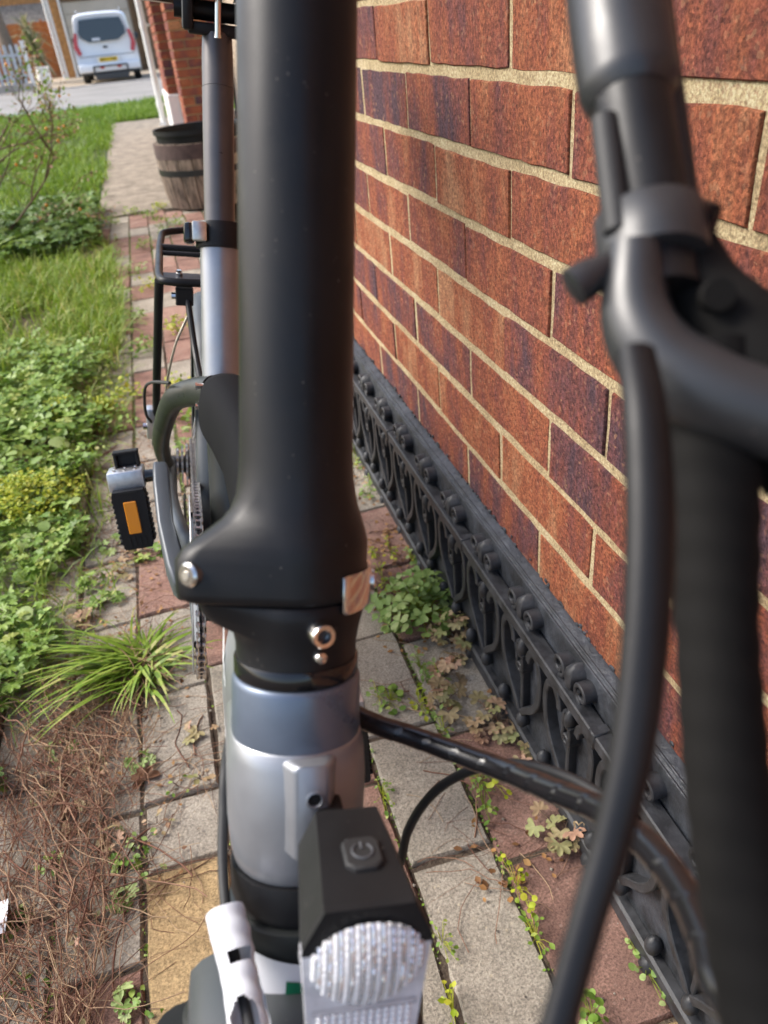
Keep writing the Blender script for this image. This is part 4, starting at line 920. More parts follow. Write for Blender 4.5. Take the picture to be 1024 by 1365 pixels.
# saddle clamp and saddle
b = MB().tube([seat(.868)+Vector((-.045, 0, 0)), seat(.868)+Vector((.045, 0, 0))], .0095, 20); bpart(b, "saddle_clamp", M['black_satin'])
sc_ = seat(.856); b = MB().box((0, sc_.y, .851), (.062, .034, .012), .003, None, 2).box((-.031, sc_.y, .868), (.012, .046, .040), .004, None, 2).box((.031, sc_.y, .868), (.012, .046, .040), .004, None, 2); bpart(b, "clamp_cradle", M['black_plastic'])
bpart(MB().tube([sc_+Vector((.0, -.020, -.012)), sc_+Vector((0, -.020, .016)), sc_+Vector((0, -.020, .040))], .0042, 14), "clamp_bolt", M['chrome'])
for s in (-1, 1): bpart(MB().tube(spline([(s*.012, .86, .915), (s*.020, .93, .885), (s*.024, 1.02, .879), (s*.026, 1.10, .882), (s*.040, 1.16, .912)], 6), .0036, 10), "saddle_rail", M['chrome'])
b = MB(); rings = []
for y, w, z in ((.80, .018, .935), (.83, .026, .935), (.90, .032, .932), (.97, .045, .925), (1.04, .075, .913), (1.10, .098, .905), (1.15, .104, .903), (1.185, .092, .908), (1.205, .06, .915)):
    rings.append([(w*math.cos(a), y, z+(.030 if math.sin(a) > 0 else .022)*math.sin(a)*(.6+.4*abs(math.cos(a)))+(-.018*abs(math.cos(a))**3 if w > .07 else -.006*abs(math.cos(a))**3)) for a in [2*math.pi*j/28 for j in range(28)]])
b.loft(rings); bpart(b, "saddle", M['black_plastic'], None, 60)
b = MB().lathe([(.0, -.004), (.030, -.004), (.036, 0), (.036, .006), (.030, .010), (.0, .010)], 36, at(-.073, 1.13, .8785) @ Matrix.Diagonal((1.0, .75, 1, 1)), False); sb = bpart(b, "saddle_bumper", M['rubber'])
bpart(MB().lathe([(.0, -.0045), (.027, -.0045), (.027, -.0035)], 32, at(-.073, 1.128, .8785) @ Matrix.Diagonal((1.0, .75, 1, 1)), False), "bumper_pad", M['alloy'], sb)

# headlight on the boss, tipped up a little
LM = at(.0105, .1515, .6020) @ Matrix.Rotation(R(-13), 4, 'X') @ Matrix.Rotation(R(-2), 4, 'Z')
b = MB()
def cs(y, w, wt, zt, zb): return [(x, y, z) for x, z in ((-w, zb), (-w, zt-.0145), (-wt, zt), (wt, zt), (w, zt-.0145), (w, zb))]
b.loft([cs(.048, .0170, .0108, -.002, -.024), cs(.046, .0180, .0118, 0, -.026), cs(.020, .0202, .0136, .0, -.028), cs(.0, .0222, .0152, 0, -.019), cs(-.002, .0220, .0150, -.0004, -.0175)], True, LM)
lamp = bpart(b, "headlight", M['black_plastic'], None, 25)
lamp.data.polygons.foreach_set("use_smooth", [False]*len(lamp.data.polygons))
bpart(MB().box((-.004, .058, -.020), (.012, .028, .020), .003, LM, 2), "lamp_bracket", M['black_plastic'])
# clear front moulding: frame, ribbed lens, prism reflector
b = MB()
def fr(y, w0, w1, z0, z1, k=0.0): return [(-w0+k, y, z0-k), (-w1+k, y, z1+k), (w1-k, y, z1+k), (w0-k, y, z0-k)]
b.loft([fr(.012, .0200, .0170, -.022, -.060), fr(.001, .0226, .0188, -.0150, -.066), fr(-.0015, .0222, .0184, -.0152, -.0654)], True, LM)
shell = bpart(b, "lens_shell", pbr("milky_clear_plastic", (0.66, 0.66, 0.68), 0.14, coat=.6, var=.25, vscale=90), lamp, 25)
rb = MB(); rb2 = MB(); Rl = .0190; zc = -.0218
nr = 22
for k in range(nr):
    x = -Rl+(2*Rl)*(k+.5)/nr; hz = math.sqrt(max(0, Rl*Rl-x*x))*.88; pts = []; top_ = min(hz, -.0030-max(0, abs(x)-.0140)*2.0-zc)
    for i in range(25):
        z = -hz+(hz+top_)*i/24; pts.append((x, -.0022-.0060*(1-(x*x+z*z)/(Rl*Rl*1.05)), zc+z))
    (rb if k % 2 else rb2).tube([(p_[0], p_[1]-.0003*math.sin(p_[2]*2600+k*2.1), p_[2]) for p_ in pts], Rl/nr*.98, 8, True, LM)
bpart(rb, "ribbed_lens", M['facet'], lamp); bpart(rb2, "lens_facets", M['reflector_white'], lamp)
bpart(MB().lathe([(Rl*1.0, -.001), (Rl*1.10, .002), (Rl*1.16, .001), (Rl*1.17, -.002)], 48, LM @ at(0, .0022, zc) @ Matrix.Diagonal((1, 1, .92, 1)) @ RX, False), "lens_rim", M['clear'], lamp)
pr = MB()
for i in range(13):
    for j in range(9):
        x = -.0156+.0026*i; z = -.0452-.0025*j
        if abs(x) > .0178-.002*j/8: continue
        pr.sphere((x, -.0018, z), .00098, 4, (1, .9, .85), LM)
bpart(pr, "prism_reflector", M['reflector_white'], lamp, 5)
bpart(MB().box((0, -.0022, -.0425), (.036, .0022, .0012), .0004, LM), "lens_bar", M['clear'], lamp)
# power button with its symbol
PB = LM @ at(.0015, .022, .0002)
bpart(MB().loft([[(x*k, y*k, z) for x, y in ((-.0068, -.0062), (-.0038, -.0088), (.0038, -.0088), (.0068, -.0062), (.0068, .0045), (.0045, .0068), (-.0045, .0068), (-.0068, .0045))] for z, k in ((-.0004, 1.0), (.0010, .97), (.0015, .88))], True, PB), "power_button", M['rubber'], lamp, 30)
ic = MB().tube([(.0036*math.cos(R(a)), .0036*math.sin(R(a))-.0008, .0017) for a in range(125, 416, 10)], .00042, 6, True, PB).tube([(0, .0034, .0017), (0, .0002, .0017)], .00042, 6, True, PB)
bpart(ic, "power_symbol", pbr("button_symbol", (.075, .078, .085), .45), lamp)

# cables: left hose with paper tag, spiral wrapped bundle, thin loop
lc = spline([(-.020, .300, .556), (-.0265, .280, .545), (-.0300, .256, .5505), (-.0314, .2411, .543), (-.0327, .2214, .5336), (-.032, .1995, .5275), (-.0287, .1792, .5215), (-.0251, .1573, .517), (-.0225, .1423, .5132), (-.020, .12, .505)], 8)
bpart(MB().tube(lc, .0023, 12), "brake_hose", M['rubber'])
A, B_ = Vector((-.0325, .2025, .5288)), Vector((-.0252, .1585, .5172)); ax_ = (B_-A).normalized(); e1 = Vector((1, 0, 0)); e1 = (e1-ax_*e1.dot(ax_)).normalized(); e2 = ax_.cross(e1)
V, F = [], []; nu, nt_ = 40, 48
for i in range(nu+1):
    for j in range(nt_+1):
        t = R(20+ (330)*j/nt_); r = .0076+.0006*math.sin(i*.16+j*.05)+.00035*math.sin(i*.9+j*.31)*math.sin(j*.23+1); p = A+(B_-A)*(i/nu)+e1*math.cos(t)*r+e2*math.sin(t)*r; V.append(p)
toC = (Vector((-.045, .006, .837))-A).normalized(); toC = (toC-ax_*toC.dot(ax_)).normalized(); jc = (math.degrees(math.atan2(toC.dot(e2), toC.dot(e1))) % 360-20)/330*nt_
for i in range(nu):
    for j in range(nt_):
        u, w = i/nu, (j-jc)
        if abs(u-.42) < .045 and -8 < w < 3: continue
        if u > .70+.10*abs(w/7-.1) and -5 < w < 6+(u-.7)*10: continue
        if u > .93 and (j*7 % 5) < 2 and w > 5: continue
        k = i*(nt_+1)+j; F.append((k, k+1, k+nt_+2, k+nt_+1))
tg = MB().add(V, F); bpart(tg, "paper_tag", M['white_label'])
wr = spline([(.010, .300, .575), (.0286, .2609, .5759), (.0545, .2374, .5799), (.0773, .2078, .592), (.0861, .1796, .6098), (.0909, .1574, .6253), (.0915, .1346, .6377), (.0892, .1157, .6453), (.0833, .0973, .6518), (.0778, .083, .6553), (.080, .060, .662), (.094, .045, .690), (.112, .070, .745), (.118, .115, .800), (.105, .16, .835)], 34)
pitch_ = .0150
def wrapfn(s, a):
    q = (s/pitch_+a/(2*math.pi)) % 1.0
    return 1.0+.07*q
bpart(MB().tube(wr, .0046, 28, True, None, wrapfn), "wrapped_cables", M['wrap'], None, 60)
th = spline([(.055, .262, .40), (.0626, .254, .461), (.0636, .2518, .498), (.0709, .2486, .5265), (.0823, .241, .5497), (.0953, .2258, .5709), (.1059, .207, .5849), (.1141, .1861, .5944), (.1172, .1641, .5995), (.110, .135, .612), (.100, .110, .630)], 8)
bpart(MB().tube(th, .0024, 12), "lamp_cable", M['rubber'])
# folded handlebar half with clamp, brake lever and grip, close to the viewer
BARP = [(0.0722, 0.2608, 0.8888), (0.0676, 0.2340, 0.8658), (0.0663, 0.2191, 0.8504), (0.0662, 0.2025, 0.8326), (0.0667, 0.1894, 0.8171), (0.0664, 0.1787, 0.8050), (0.0655, 0.1691, 0.7967)]
hbp = spline([(0, .4225, 1.035), (.028, .405, 1.028), (.060, .35, .985)]+BARP, 8)
hbar = bpart(MB().tube(hbp, .0098, 24), "handlebar", M['black_satin'])
bpart(MB().tube(spline([(0, .4225, 1.035), (-.03, .44, 1.045), (-.10, .44, 1.06), (-.27, .40, 1.07)], 8), .0110, 20), "handlebar_far_half", M['black_satin'], hbar)
bpart(MB().tube([(-.028, .4225, 1.030), (.028, .4225, 1.030)], .0235, 24), "handlebar_clamp", M['black_plastic'], hbar)
SL = spline(BARP[1:4], 10)
bpart(MB().tube([SL[0], SL[3], SL[10], SL[16], SL[17], SL[18]], [.0128, .0128, .0126, .0124, .0118, .0100], 28), "shifter_sleeve", M['lever_grey'], hbar, 50)
bpart(MB().tube(spline([(0.0831, 0.2622, 0.8905), (0.0784, 0.2365, 0.8673), (0.0774, 0.2183, 0.8466), (0.0764, 0.2027, 0.8301), (0.0757, 0.1896, 0.8159), (0.0755, 0.1777, 0.8040), (0.0777, 0.1666, 0.7926)], 6), .0058, 16), "cable_sheath", M['rubber'], hbar)
bpart(MB().tube(spline([(0.0564, 0.1990, 0.8320), (0.0559, 0.1892, 0.8214), (0.0556, 0.1786, 0.8096)], 6), .0034, 14), "control_cable", M['rubber'], hbar)
bc = [Vector(p) for p in BARP]
bpart(MB().tube([bc[4].lerp(bc[5], .30), bc[4].lerp(bc[5], .36), bc[4].lerp(bc[5], .95), bc[5].lerp(bc[6], .25), bc[5].lerp(bc[6], .31)], [.0118, .0130, .0132, .0130, .0116], 28), "lever_clamp", M['lever_grey'], hbar, 50)
bpart(MB().box((.0755, .1815, .8105), (.010, .012, .016), .002, None, 2), "clamp_lug", M['black_gloss'], hbar)
kn = [Vector(p) for p in [(0.0528, 0.1733, 0.8034), (0.0477, 0.1729, 0.8001), (0.0437, 0.1725, 0.7974)]]
bpart(MB().tube([kn[0], kn[1], kn[1].lerp(kn[2], .9), kn[2]], [.0030, .0046, .0048, .0036], 18), "adjuster_knob", M['lever_grey'], hbar, 50)
bpart(MB().tube(spline([(0.0582, 0.1740, 0.8073), (0.0570, 0.1642, 0.7943), (0.0604, 0.1551, 0.7868), (0.0691, 0.1452, 0.7828), (0.0820, 0.1363, 0.7805)], 6), [.0062+.0034*math.sin(min(1, i/18)*1.8) for i in range(25)], 20), "lever_body", M['lever_grey'], hbar)
bpart(MB().tube(spline([(0.0751, 0.1828, 0.8083), (0.0776, 0.1709, 0.7977), (0.0835, 0.1589, 0.7907), (0.0905, 0.1457, 0.7802), (0.0944, 0.1331, 0.7672)], 6), [.0080+.0036*math.sin(min(1, i/14)*1.6) for i in range(25)], 20), "lever_housing", M['grip'], hbar)
bpart(MB().tube([(0.0729, 0.1606, 0.8003), (0.0705, 0.1552, 0.8022)], .0036, 14), "pivot_screw", M['grip'], hbar)
bl = spline([(0.0466, 0.1442, 0.7919), (0.0440, 0.1321, 0.7845), (0.0422, 0.1216, 0.7741), (0.0402, 0.1120, 0.7632), (0.0372, 0.1015, 0.7502), (0.0328, 0.0903, 0.7354), (0.0278, 0.0818, 0.7226), (0.0225, 0.0748, 0.7124), (0.0165, 0.0664, 0.7013), (0.0109, 0.0588, 0.6920)], 8)
bpart(MB().tube(bl, [.0041+.0008*math.sin(i*.075) for i in range(len(bl))], 18, True, None, None, .8), "brake_lever", M['black_satin'], hbar)
gp_ = spline([(0.0758, 0.1593, 0.7875), (0.0734, 0.1443, 0.7693), (0.0701, 0.1283, 0.7510), (0.0669, 0.1138, 0.7353), (0.0638, 0.0936, 0.7142), (0.0625, 0.0743, 0.6955), (0.0626, 0.0554, 0.6779)], 14)
bpart(MB().tube(gp_, [.0112-.0026*min(1, i/40) for i in range(len(gp_))], 28, True, None, lambda s, a: 1+.022*math.sin(s*660+a)), "wrapped_hose", M['grip'], hbar, 60)
ORD = "first second third fourth fifth sixth seventh eighth ninth tenth eleventh twelfth thirteenth fourteenth fifteenth sixteenth seventeenth eighteenth nineteenth twentieth twenty-first twenty-second twenty-third twenty-fourth twenty-fifth twenty-sixth twenty-seventh".split()
# ------------------------------------------------------------------ vegetation
CLOVER_V, CLOVER_F = [], []
for k in range(3):
    a = 2*math.pi*k/3; ca, sa = math.cos(a), math.sin(a); o = len(CLOVER_V)
    for x, y, z in ((0, .04, 0), (.34, .42, .10), (.46, .78, .10), (.22, 1.0, .04), (0, .86, -.02), (-.22, 1.0, .04), (-.46, .78, .10), (-.34, .42, .10)):
        CLOVER_V.append((x*ca-y*sa, x*sa+y*ca, z))
    CLOVER_F += [(o, o+i, o+i+1) for i in range(1, 7)]
def lobed(n=5, spread=4.4):
    V, F = [(0, 0, 0)], []; m = n*4
    for i in range(m+1):
        a = -spread/2+spread*i/m+math.pi/2; r = .62+.38*abs(math.sin(n*math.pi*i/m))**.7
        V.append((r*math.cos(a), r*math.sin(a), .10*math.cos(n*2*math.pi*i/m)+.06*r))
    F = [(0, i, i+1) for i in range(1, m+1)]; return V, F
LOBE_V, LOBE_F = lobed()
OVAL_V = [(0, 0, 0), (.26, .28, .05), (.34, .62, .06), (0, 1, 0), (-.34, .62, .06), (-.26, .28, .05), (0, .55, -.03)]
OVAL_F = [(0, 1, 6), (1, 2, 6), (2, 3, 6), (3, 4, 6), (4, 5, 6), (5, 0, 6)]
ROUND_V = [(0, 0, 0)]+[(.5*math.sin(a)*(1.0), .5-.5*math.cos(a), .05*math.cos(2*a)) for a in [0.35+i*(2*math.pi-.7)/8 for i in range(9)]]
ROUND_F = [(0, i, i+1) for i in range(1, 9)]

def blades(name, pos, ln, wid, mat, lean=(0.15, 0.9), rng=RNG):
    """grass blades: bent strips of five triangles"""
    n = len(pos); az = rng.random(n)*2*np.pi; le = lean[0]+(lean[1]-lean[0])*rng.random(n)
    d = np.stack([np.cos(az), np.sin(az), np.zeros(n)], 1); s = np.stack([-np.sin(az), np.cos(az), np.zeros(n)], 1); up = np.array([0, 0, 1.0])
    tw = rng.random(n)*.8; s = s*np.cos(tw)[:, None]+up*np.sin(tw)[:, None]*.5
    def pt(t):
        a = le*(.35+1.0*t); return pos+(d*np.sin(a)[:, None]+up*np.cos(a)[:, None])*(ln*t)[:, None]-up*(ln*.12*t*t)[:, None]
    def pq(t): return pt(np.full(n, t))
    w = (wid*.5)[:, None]
    V = np.stack([pq(0)-s*w*.7, pq(0)+s*w*.7, pq(.4)-s*w, pq(.4)+s*w, pq(.75)-s*w*.7, pq(.75)+s*w*.7, pq(1.0)], 1)
    tf = np.array([(0, 1, 3), (0, 3, 2), (2, 3, 5), (2, 5, 4), (4, 5, 6)]); F = (tf[None]+(np.arange(n)*7)[:, None, None]).reshape(-1, 3)
    return tri_mesh(name, V.reshape(-1, 3), F, np.repeat(rng.random(n), 5), mat)
def edge_x(y): return np.interp(y, [0.7, 1.0, 1.25, 1.45, 1.7, 2.0, 2.5, 3.2, 4.7, 5.2, 5.8, 15], [-.40, -.345, -.315, -.300, -.295, -.262, -.245, -.235, -.36, -.38, -.385, -.385])
def clumpy(n, x0, x1, y0, y1, keep, scale=7, gap=.0):
    """uneven random spread: density follows a few random waves"""
    out = []; ph = RNG.random(6)*6.28
    while len(out) < n:
        p = RNG.random((n, 2))*np.array([x1-x0, y1-y0])+np.array([x0, y0])
        w = .5+.25*np.sin(p[:, 0]*scale*1.7+p[:, 1]*scale*.6+ph[0])+.25*np.sin(p[:, 1]*scale-p[:, 0]*scale*.8+ph[1])
        k = (RNG.random(len(p)) < np.clip(w-gap, .02, 1)) & keep(p[:, 0], p[:, 1]); out += list(p[k])
    return np.array(out[:n])
def z3(p, z=0.0): return np.concatenate([p, np.full((len(p), 1), z)], 1)
# lawn: long rough grass near, shorter beyond
p = clumpy(24000, -1.9, -.2, 2.35, 5.2, lambda x, y: (x < edge_x(y)+.02) & ~((y > 3.95) & (x < -.30)))
g1 = link("rough_grass", blades("rough_grass", z3(p, -.008), .05+.11*RNG.random(len(p))**1.5, .003+.003*RNG.random(len(p)), M['grass'])); stuff(g1, "long rough grass beside the paved path", "grass")
p = clumpy(46000, -4.2, -.33, 5.0, 14.75, lambda x, y: (x < edge_x(y)+.03+.03*np.sin(y*9)), 3)
g2 = link("lawn_grass", blades("lawn_grass", z3(p, -.008), .05+.09*RNG.random(len(p)), .006+.006*RNG.random(len(p)), M['lawn'], (.1, .9))); stuff(g2, "bright green lawn left of the concrete path", "grass")
p = clumpy(9000, -.5, 1.2, 11.4, 14.75, lambda x, y: x > -9, 3)
g3 = link("verge_grass", blades("verge_grass", z3(p, -.006), .07+.10*RNG.random(len(p)), .007+.007*RNG.random(len(p)), M['lawn'])); stuff(g3, "grass verge between the concrete path and the pavement", "grass")
def cover(name, n, x0, x1, y0, y1, keep, tv, tf, hz, size, mat, label, cat, tilt=.7, scale=7, gap=0.):
    p = clumpy(n, x0, x1, y0, y1, keep, scale, gap); z = hz[0]+(hz[1]-hz[0])*RNG.random(len(p))
    X = xforms(np.concatenate([p, z[:, None]], 1), RNG.random(len(p))*6.28, RNG.random(len(p))*tilt, RNG.random(len(p))*6.28, size*(.6+.8*RNG.random(len(p))))
    o = link(name, scatter_mesh(name, tv, tf, X, RNG.random(len(p)), mat)); return stuff(o, label, cat)
cover("clover_patch", 3400, -1.3, -.25, 1.72, 2.62, lambda x, y: x < edge_x(y)-.045+.05*np.sin(y*14), CLOVER_V, CLOVER_F, (.02, .085), .017, M['clover'], "thick patch of light green clover beside the path", "clover")
cover("ground_ivy", 5200, -2.0, -.30, 3.9, 5.2, lambda x, y: x < edge_x(y)-.0, LOBE_V, LOBE_F, (.02, .12), .028, M['dark_clover'], "dark green ground ivy under the rose bush", "ground cover")
cover("ground_weeds", 8500, -1.2, -.26, .80, 1.75, lambda x, y: x < edge_x(y)-.01+.03*np.sin(y*19), LOBE_V, LOBE_F, (.006, .06), .0125, M['clover'], "low dark leafy weeds at the left edge of the path", "weeds")
cover("broad_weeds", 240, -1.2, -.22, 1.0, 2.5, lambda x, y: x < edge_x(y)-.01, ROUND_V, ROUND_F, (.015, .075), .036, M['oxalis'], "scattered broad leaves among the clover and weeds", "weeds", .6)
cover("mixed_weeds", 3000, -1.2, -.2, 1.35, 2.5, lambda x, y: x < edge_x(y)+.035+.03*np.sin(y*23), OVAL_V, OVAL_F, (.005, .05), .011, M['grass'], "small mixed weeds creeping over the path edge", "weeds")
cover("joint_moss", 6500, -.3, .31, .25, 4.8, lambda x, y: (np.min(np.abs(x[:, None]-np.array(cols)[None]), 1) < .0045), OVAL_V, OVAL_F, (-.005, .0015), .0042, M['clover'], "tiny green moss growing in the paving joints", "moss", 1.2, 5, .45)
p = clumpy(5200, -.9, -.2, .95, 2.5, lambda x, y: x < edge_x(y)+.06+.03*np.sin(y*17), 8)
stuff(link("edge_grass", blades("edge_grass", z3(p, -.006), .03+.085*RNG.random(len(p)), .0016+.0016*RNG.random(len(p)), M['grass'], (.3, 1.3))), "fine grass straggling over the paving edge", "grass")

# dead runners heaped on the paving at lower left
def runners(name, n, gen, rad, mat):
    V, F, Rn = [], [], []
    for i in range(n):
        P = gen(i); o = len(V); m = len(P); r = rad*(.45+.8*random.random()+(1.1 if random.random() < .06 else 0))
        for k, q in enumerate(P):
            d = P[min(k+1, m-1)]-P[max(k-1, 0)]; s = np.array([-d[1], d[0], 0.0]); s /= np.linalg.norm(s)+1e-9; u = np.array([0, 0, 1.0])
            V += [q-s*r, q+s*r, q+u*r*1.6]
        for k in range(m-1):
            for a, b in ((0, 1), (1, 2), (2, 0)):
                i0, i1, j0, j1 = o+3*k+a, o+3*k+b, o+3*k+3+a, o+3*k+3+b; F += [(i0, i1, j1), (i0, j1, j0)]; Rn += [i/n]*2
    return tri_mesh(name, np.array(V), np.array(F), np.array(Rn), mat)
def mat_gen(i):
    t = random.random(); y = .30+.66*t; xr = -.215-.015*math.sin(y*11)-.19*max(0, .72-y)**1.0+abs(random.gauss(0, .018))*(2.2 if random.random() < .12 else 1)-random.random()**1.3*.16
    q = np.array([xr, y, .003+random.random()*.018]); a = math.pi/2+.25+random.gauss(0, .42) if random.random() < .72 else random.random()*6.28
    P = [q]; st_ = random.uniform(.010, .022)
    for k in range(random.randint(4, 8)):
        a += random.gauss(0, .22); q = q+np.array([math.cos(a)*st_, math.sin(a)*st_, random.gauss(0, .0022)]); q[2] = max(.002, min(.03, q[2])); P.append(q)
    return P
stuff(link("dead_runners", runners("dead_runners", 1250, mat_gen, .00055, M['root'])), "tangled mat of dead brown runners lying on the paving at lower left", "dead stems")
def loose_gen(i):
    q = np.array([random.uniform(-.34, -.10), random.uniform(.55, 1.9), .002+random.random()*.005]); a = random.random()*6.28; P = [q]
    for k in range(random.randint(4, 9)):
        a += random.gauss(0, .3); q = q+np.array([math.cos(a), math.sin(a), 0])*random.uniform(.008, .018)+np.array([0, 0, random.gauss(0, .001)]); q[2] = max(.0015, q[2]); P.append(q)
    return P
stuff(link("loose_stems", runners("loose_stems", 420, loose_gen, .00045, M['root'])), "loose dry stems scattered over the paving by the pedal", "dead stems")
def fence_gen(i):
    q = np.array([random.uniform(.16, .31), random.uniform(.45, 1.5), .002+random.random()*.003]); a = random.random()*6.28; P = [q]
    for k in range(random.randint(4, 8)):
        a += random.gauss(0, .25); q = q+np.array([math.cos(a), math.sin(a), 0])*random.uniform(.008, .016); q[0] = min(q[0], .315); P.append(q)
    return P
stuff(link("dry_twigs", runners("dry_twigs", 110, fence_gen, .0005, M['root'])), "thin dry twigs on the paving along the iron railing", "dead stems")
cover("leaf_litter", 420, .17, .315, .45, 1.6, lambda x, y: x > .2+.06*np.sin(y*11), OVAL_V, OVAL_F, (.001, .006), .009, M['dead_leaf'], "brown leaf litter along the foot of the railing", "leaf litter", .6, 9, .25)
cover("path_litter", 380, -.36, -.12, .6, 1.9, lambda x, y: x < 9, OVAL_V, OVAL_F, (.001, .005), .007, M['dead_leaf'], "brown leaf crumbs on the paving left of the bicycle", "leaf litter", .7, 9, .3)
def grit(n, x0, x1, y0, y1):
    b = MB()
    for _ in range(n): b.sphere((random.uniform(x0, x1), random.uniform(y0, y1), .001), random.uniform(.0008, .0024), 2, (1, 1, .6))
    return b
stuff(grit(380, -.45, .31, .2, 2.0).build("grit", M['pav_grey']), "fine grit lying on the paving", "grit")

# single weeds: stems with leaves that are pieces of their own
LEAFM = {}
def leaf_mesh(kind, mat):
    if (kind, mat) not in LEAFM:
        tv, tf = {'clover': (CLOVER_V, CLOVER_F), 'lobe': (LOBE_V, LOBE_F), 'oval': (OVAL_V, OVAL_F), 'round': (ROUND_V, ROUND_F)}[kind]
        LEAFM[kind, mat] = tri_mesh("leaf", np.array(tv, float), np.array(tf), np.zeros(len(tf)), M[mat])
    return LEAFM[kind, mat]
def weed(x, y, kind, mat, n, spread, h, size, name, label, cat, group=None, stem='root', an=(1, 1)):
    t = thing(name, label, cat, (x, y, .001), 0, group); sm = MB(); items = []
    for i in range(n):
        a = random.random()*6.28; r = spread*math.sqrt(random.random()); z = h*(.25+.75*random.random())*(1.1-r/spread*.6)
        tip = Vector((r*math.cos(a)*an[0], r*math.sin(a)*an[1], z))
        if x+tip.x > .312: tip.x = .312-x-random.random()*.01
        sm.tube([Vector((tip.x*.15, tip.y*.15, 0)), Vector((tip.x*.6, tip.y*.6, z*.75)), tip], size*.045, 4)
        items.append((tip, a))
    sm.build("stem", M['spurge'] if stem == 'green' else M['twig'], t)
    for tip, a in items:
        o = link("leaf", leaf_mesh(kind, mat), t); s = size*random.uniform(.65, 1.25)
        o.matrix_local = at(*tip) @ rotz(a-math.pi/2+random.gauss(0, .6)) @ Matrix.Rotation(random.uniform(-.7, .35), 4, 'X') @ Matrix.Rotation(random.uniform(-.4, .4), 4, 'Y') @ Matrix.Diagonal((s, s, s, 1))
    return t
weed(.262, .945, 'clover', 'oxalis', 95, .075, .075, .0155, "oxalis_plant", "large pale green leafy weed beside the railing, right of the stem", "weed", None, 'green')
weed(.300, .865, 'lobe', 'geranium', 34, .042, .060, .0125, "bronzed_weed", "pinkish bronze weed against the railing behind the pale green weed", "weed")
for (x, y, n, s, lb) in ((.225, .74, 16, .035, "bronze rosette weed on the grey paver between railing and stem"), (.285, .69, 26, .04, "largest pale bronze rosette weed at the railing above the wrapped cables"), (.300, .625, 9, .025, "small bronze weed at the railing foot just above the cables"), (.292, .50, 14, .035, "pink and bronze weed by the railing just below the thin cable"), (.262, .800, 12, .03, "small bronze weed lying below the pale green weed")):
    weed(x, y, 'lobe', 'geranium', n, s, .03, .0125, "bronzed_weed", lb, "weed", "bronzed weeds along the railing")
GW = "small bright green weeds in the paving joints"
for i_, (x, y) in enumerate(sorted((((.234, 1.123), (.266, 1.135), (.295, 1.096), (.231, 1.063), (.223, .827), (.242, .794), (.161, .777), (.147, .79), (.199, .755), (.215, .700), (.231, .606), (.247, .595), (.221, .569), (.216, .46), (.116, .429), (.103, .36), (.106, .627), (.302, 1.60), (.300, 1.53), (.290, 1.478), (.300, 1.399), (.28, 1.346), (.221, .635), (.302, .338), (.228, .311), (.21, .40))), key=lambda q: q[1])):
    weed(x, y, random.choice(['oval', 'oval', 'round']), random.choice(['spurge', 'oxalis', 'clover']), random.randint(12, 22), random.uniform(.014, .026), random.uniform(.015, .032), random.uniform(.006, .0095), "joint_weed", ORD[i_]+" green joint weed beside the railing, counting from the headlight end", "weed", GW, 'green', (.5, random.uniform(1.2, 1.9)))
GL_ = "small weeds among the dead runners"
for i_, (x, y) in enumerate(sorted((((-.278, .729), (-.291, .795), (-.318, .767), (-.208, .638), (-.181, .624), (-.23, .678), (-.216, .591), (-.175, .681), (-.194, .66), (-.216, .473), (-.194, .461), (-.30, .66), (-.255, .56), (-.27, .47), (-.33, .60), (-.25, .80), (-.30, .85), (-.144, .729), (-.114, .731), (-.32, .515), (-.192, .785), (-.112, .819))), key=lambda q: q[1])):
    weed(x, y, random.choice(['lobe', 'oval', 'lobe']), random.choice(['oxalis', 'clover', 'geranium']), random.randint(6, 11), random.uniform(.012, .022), random.uniform(.008, .02), random.uniform(.007, .011), "ground_weed", ORD[i_]+" small weed among the dead runners, counting up towards the grass tuft", "weed", GL_)
GP_ = "weeds on the paving beside the pedal"
for i_, (x, y) in enumerate(sorted((((-.278, 1.248), (-.224, 1.25), (-.203, 1.305), (-.168, 1.304), (-.287, 1.14), (-.24, 1.36), (-.25, 1.18))), key=lambda q: q[1])):
    weed(x, y, 'lobe', random.choice(['oxalis', 'geranium', 'clover']), random.randint(9, 15), random.uniform(.02, .03), .022, random.uniform(.009, .013), "ground_weed", ORD[i_]+" pale lobed weed beyond the grass tuft, counting up to the pedal", "weed", GP_)
GF = "weed tufts along the far paving"
for i_, (x, y) in enumerate(sorted((((-.283, 4.7), (-.18, 4.92), (-.077, 4.76), (-.003, 4.95), (-.173, 3.53), (-.27, 3.88), (-.115, 4.0), (-.117, 3.24), (-.024, 4.5), (.06, 4.43), (.0, 4.2), (-.234, 3.15), (-.18, 2.82), (-.16, 2.49), (-.208, 2.13), (-.228, 1.93), (-.032, 2.65), (-.057, 1.9), (-.063, 2.11), (-.05, 1.7))), key=lambda q: q[1])):
    t = thing("path_weed", ORD[i_]+" weed tuft on the paving from the pedal towards the barrel planter", "weed", (x, y, .001), 0, GF)
    n = 70; r = .05*np.sqrt(RNG.random(n)); a = RNG.random(n)*6.28; pz = np.stack([r*np.cos(a), r*np.sin(a)*1.4, .006+.035*RNG.random(n)], 1)
    link("foliage", scatter_mesh("foliage", OVAL_V, OVAL_F, xforms(pz, RNG.random(n)*6.28, RNG.random(n), RNG.random(n)*6.28, .010+.010*RNG.random(n)), RNG.random(n), M[random.choice(['spurge', 'clover', 'oxalis', 'grass'])]), t)
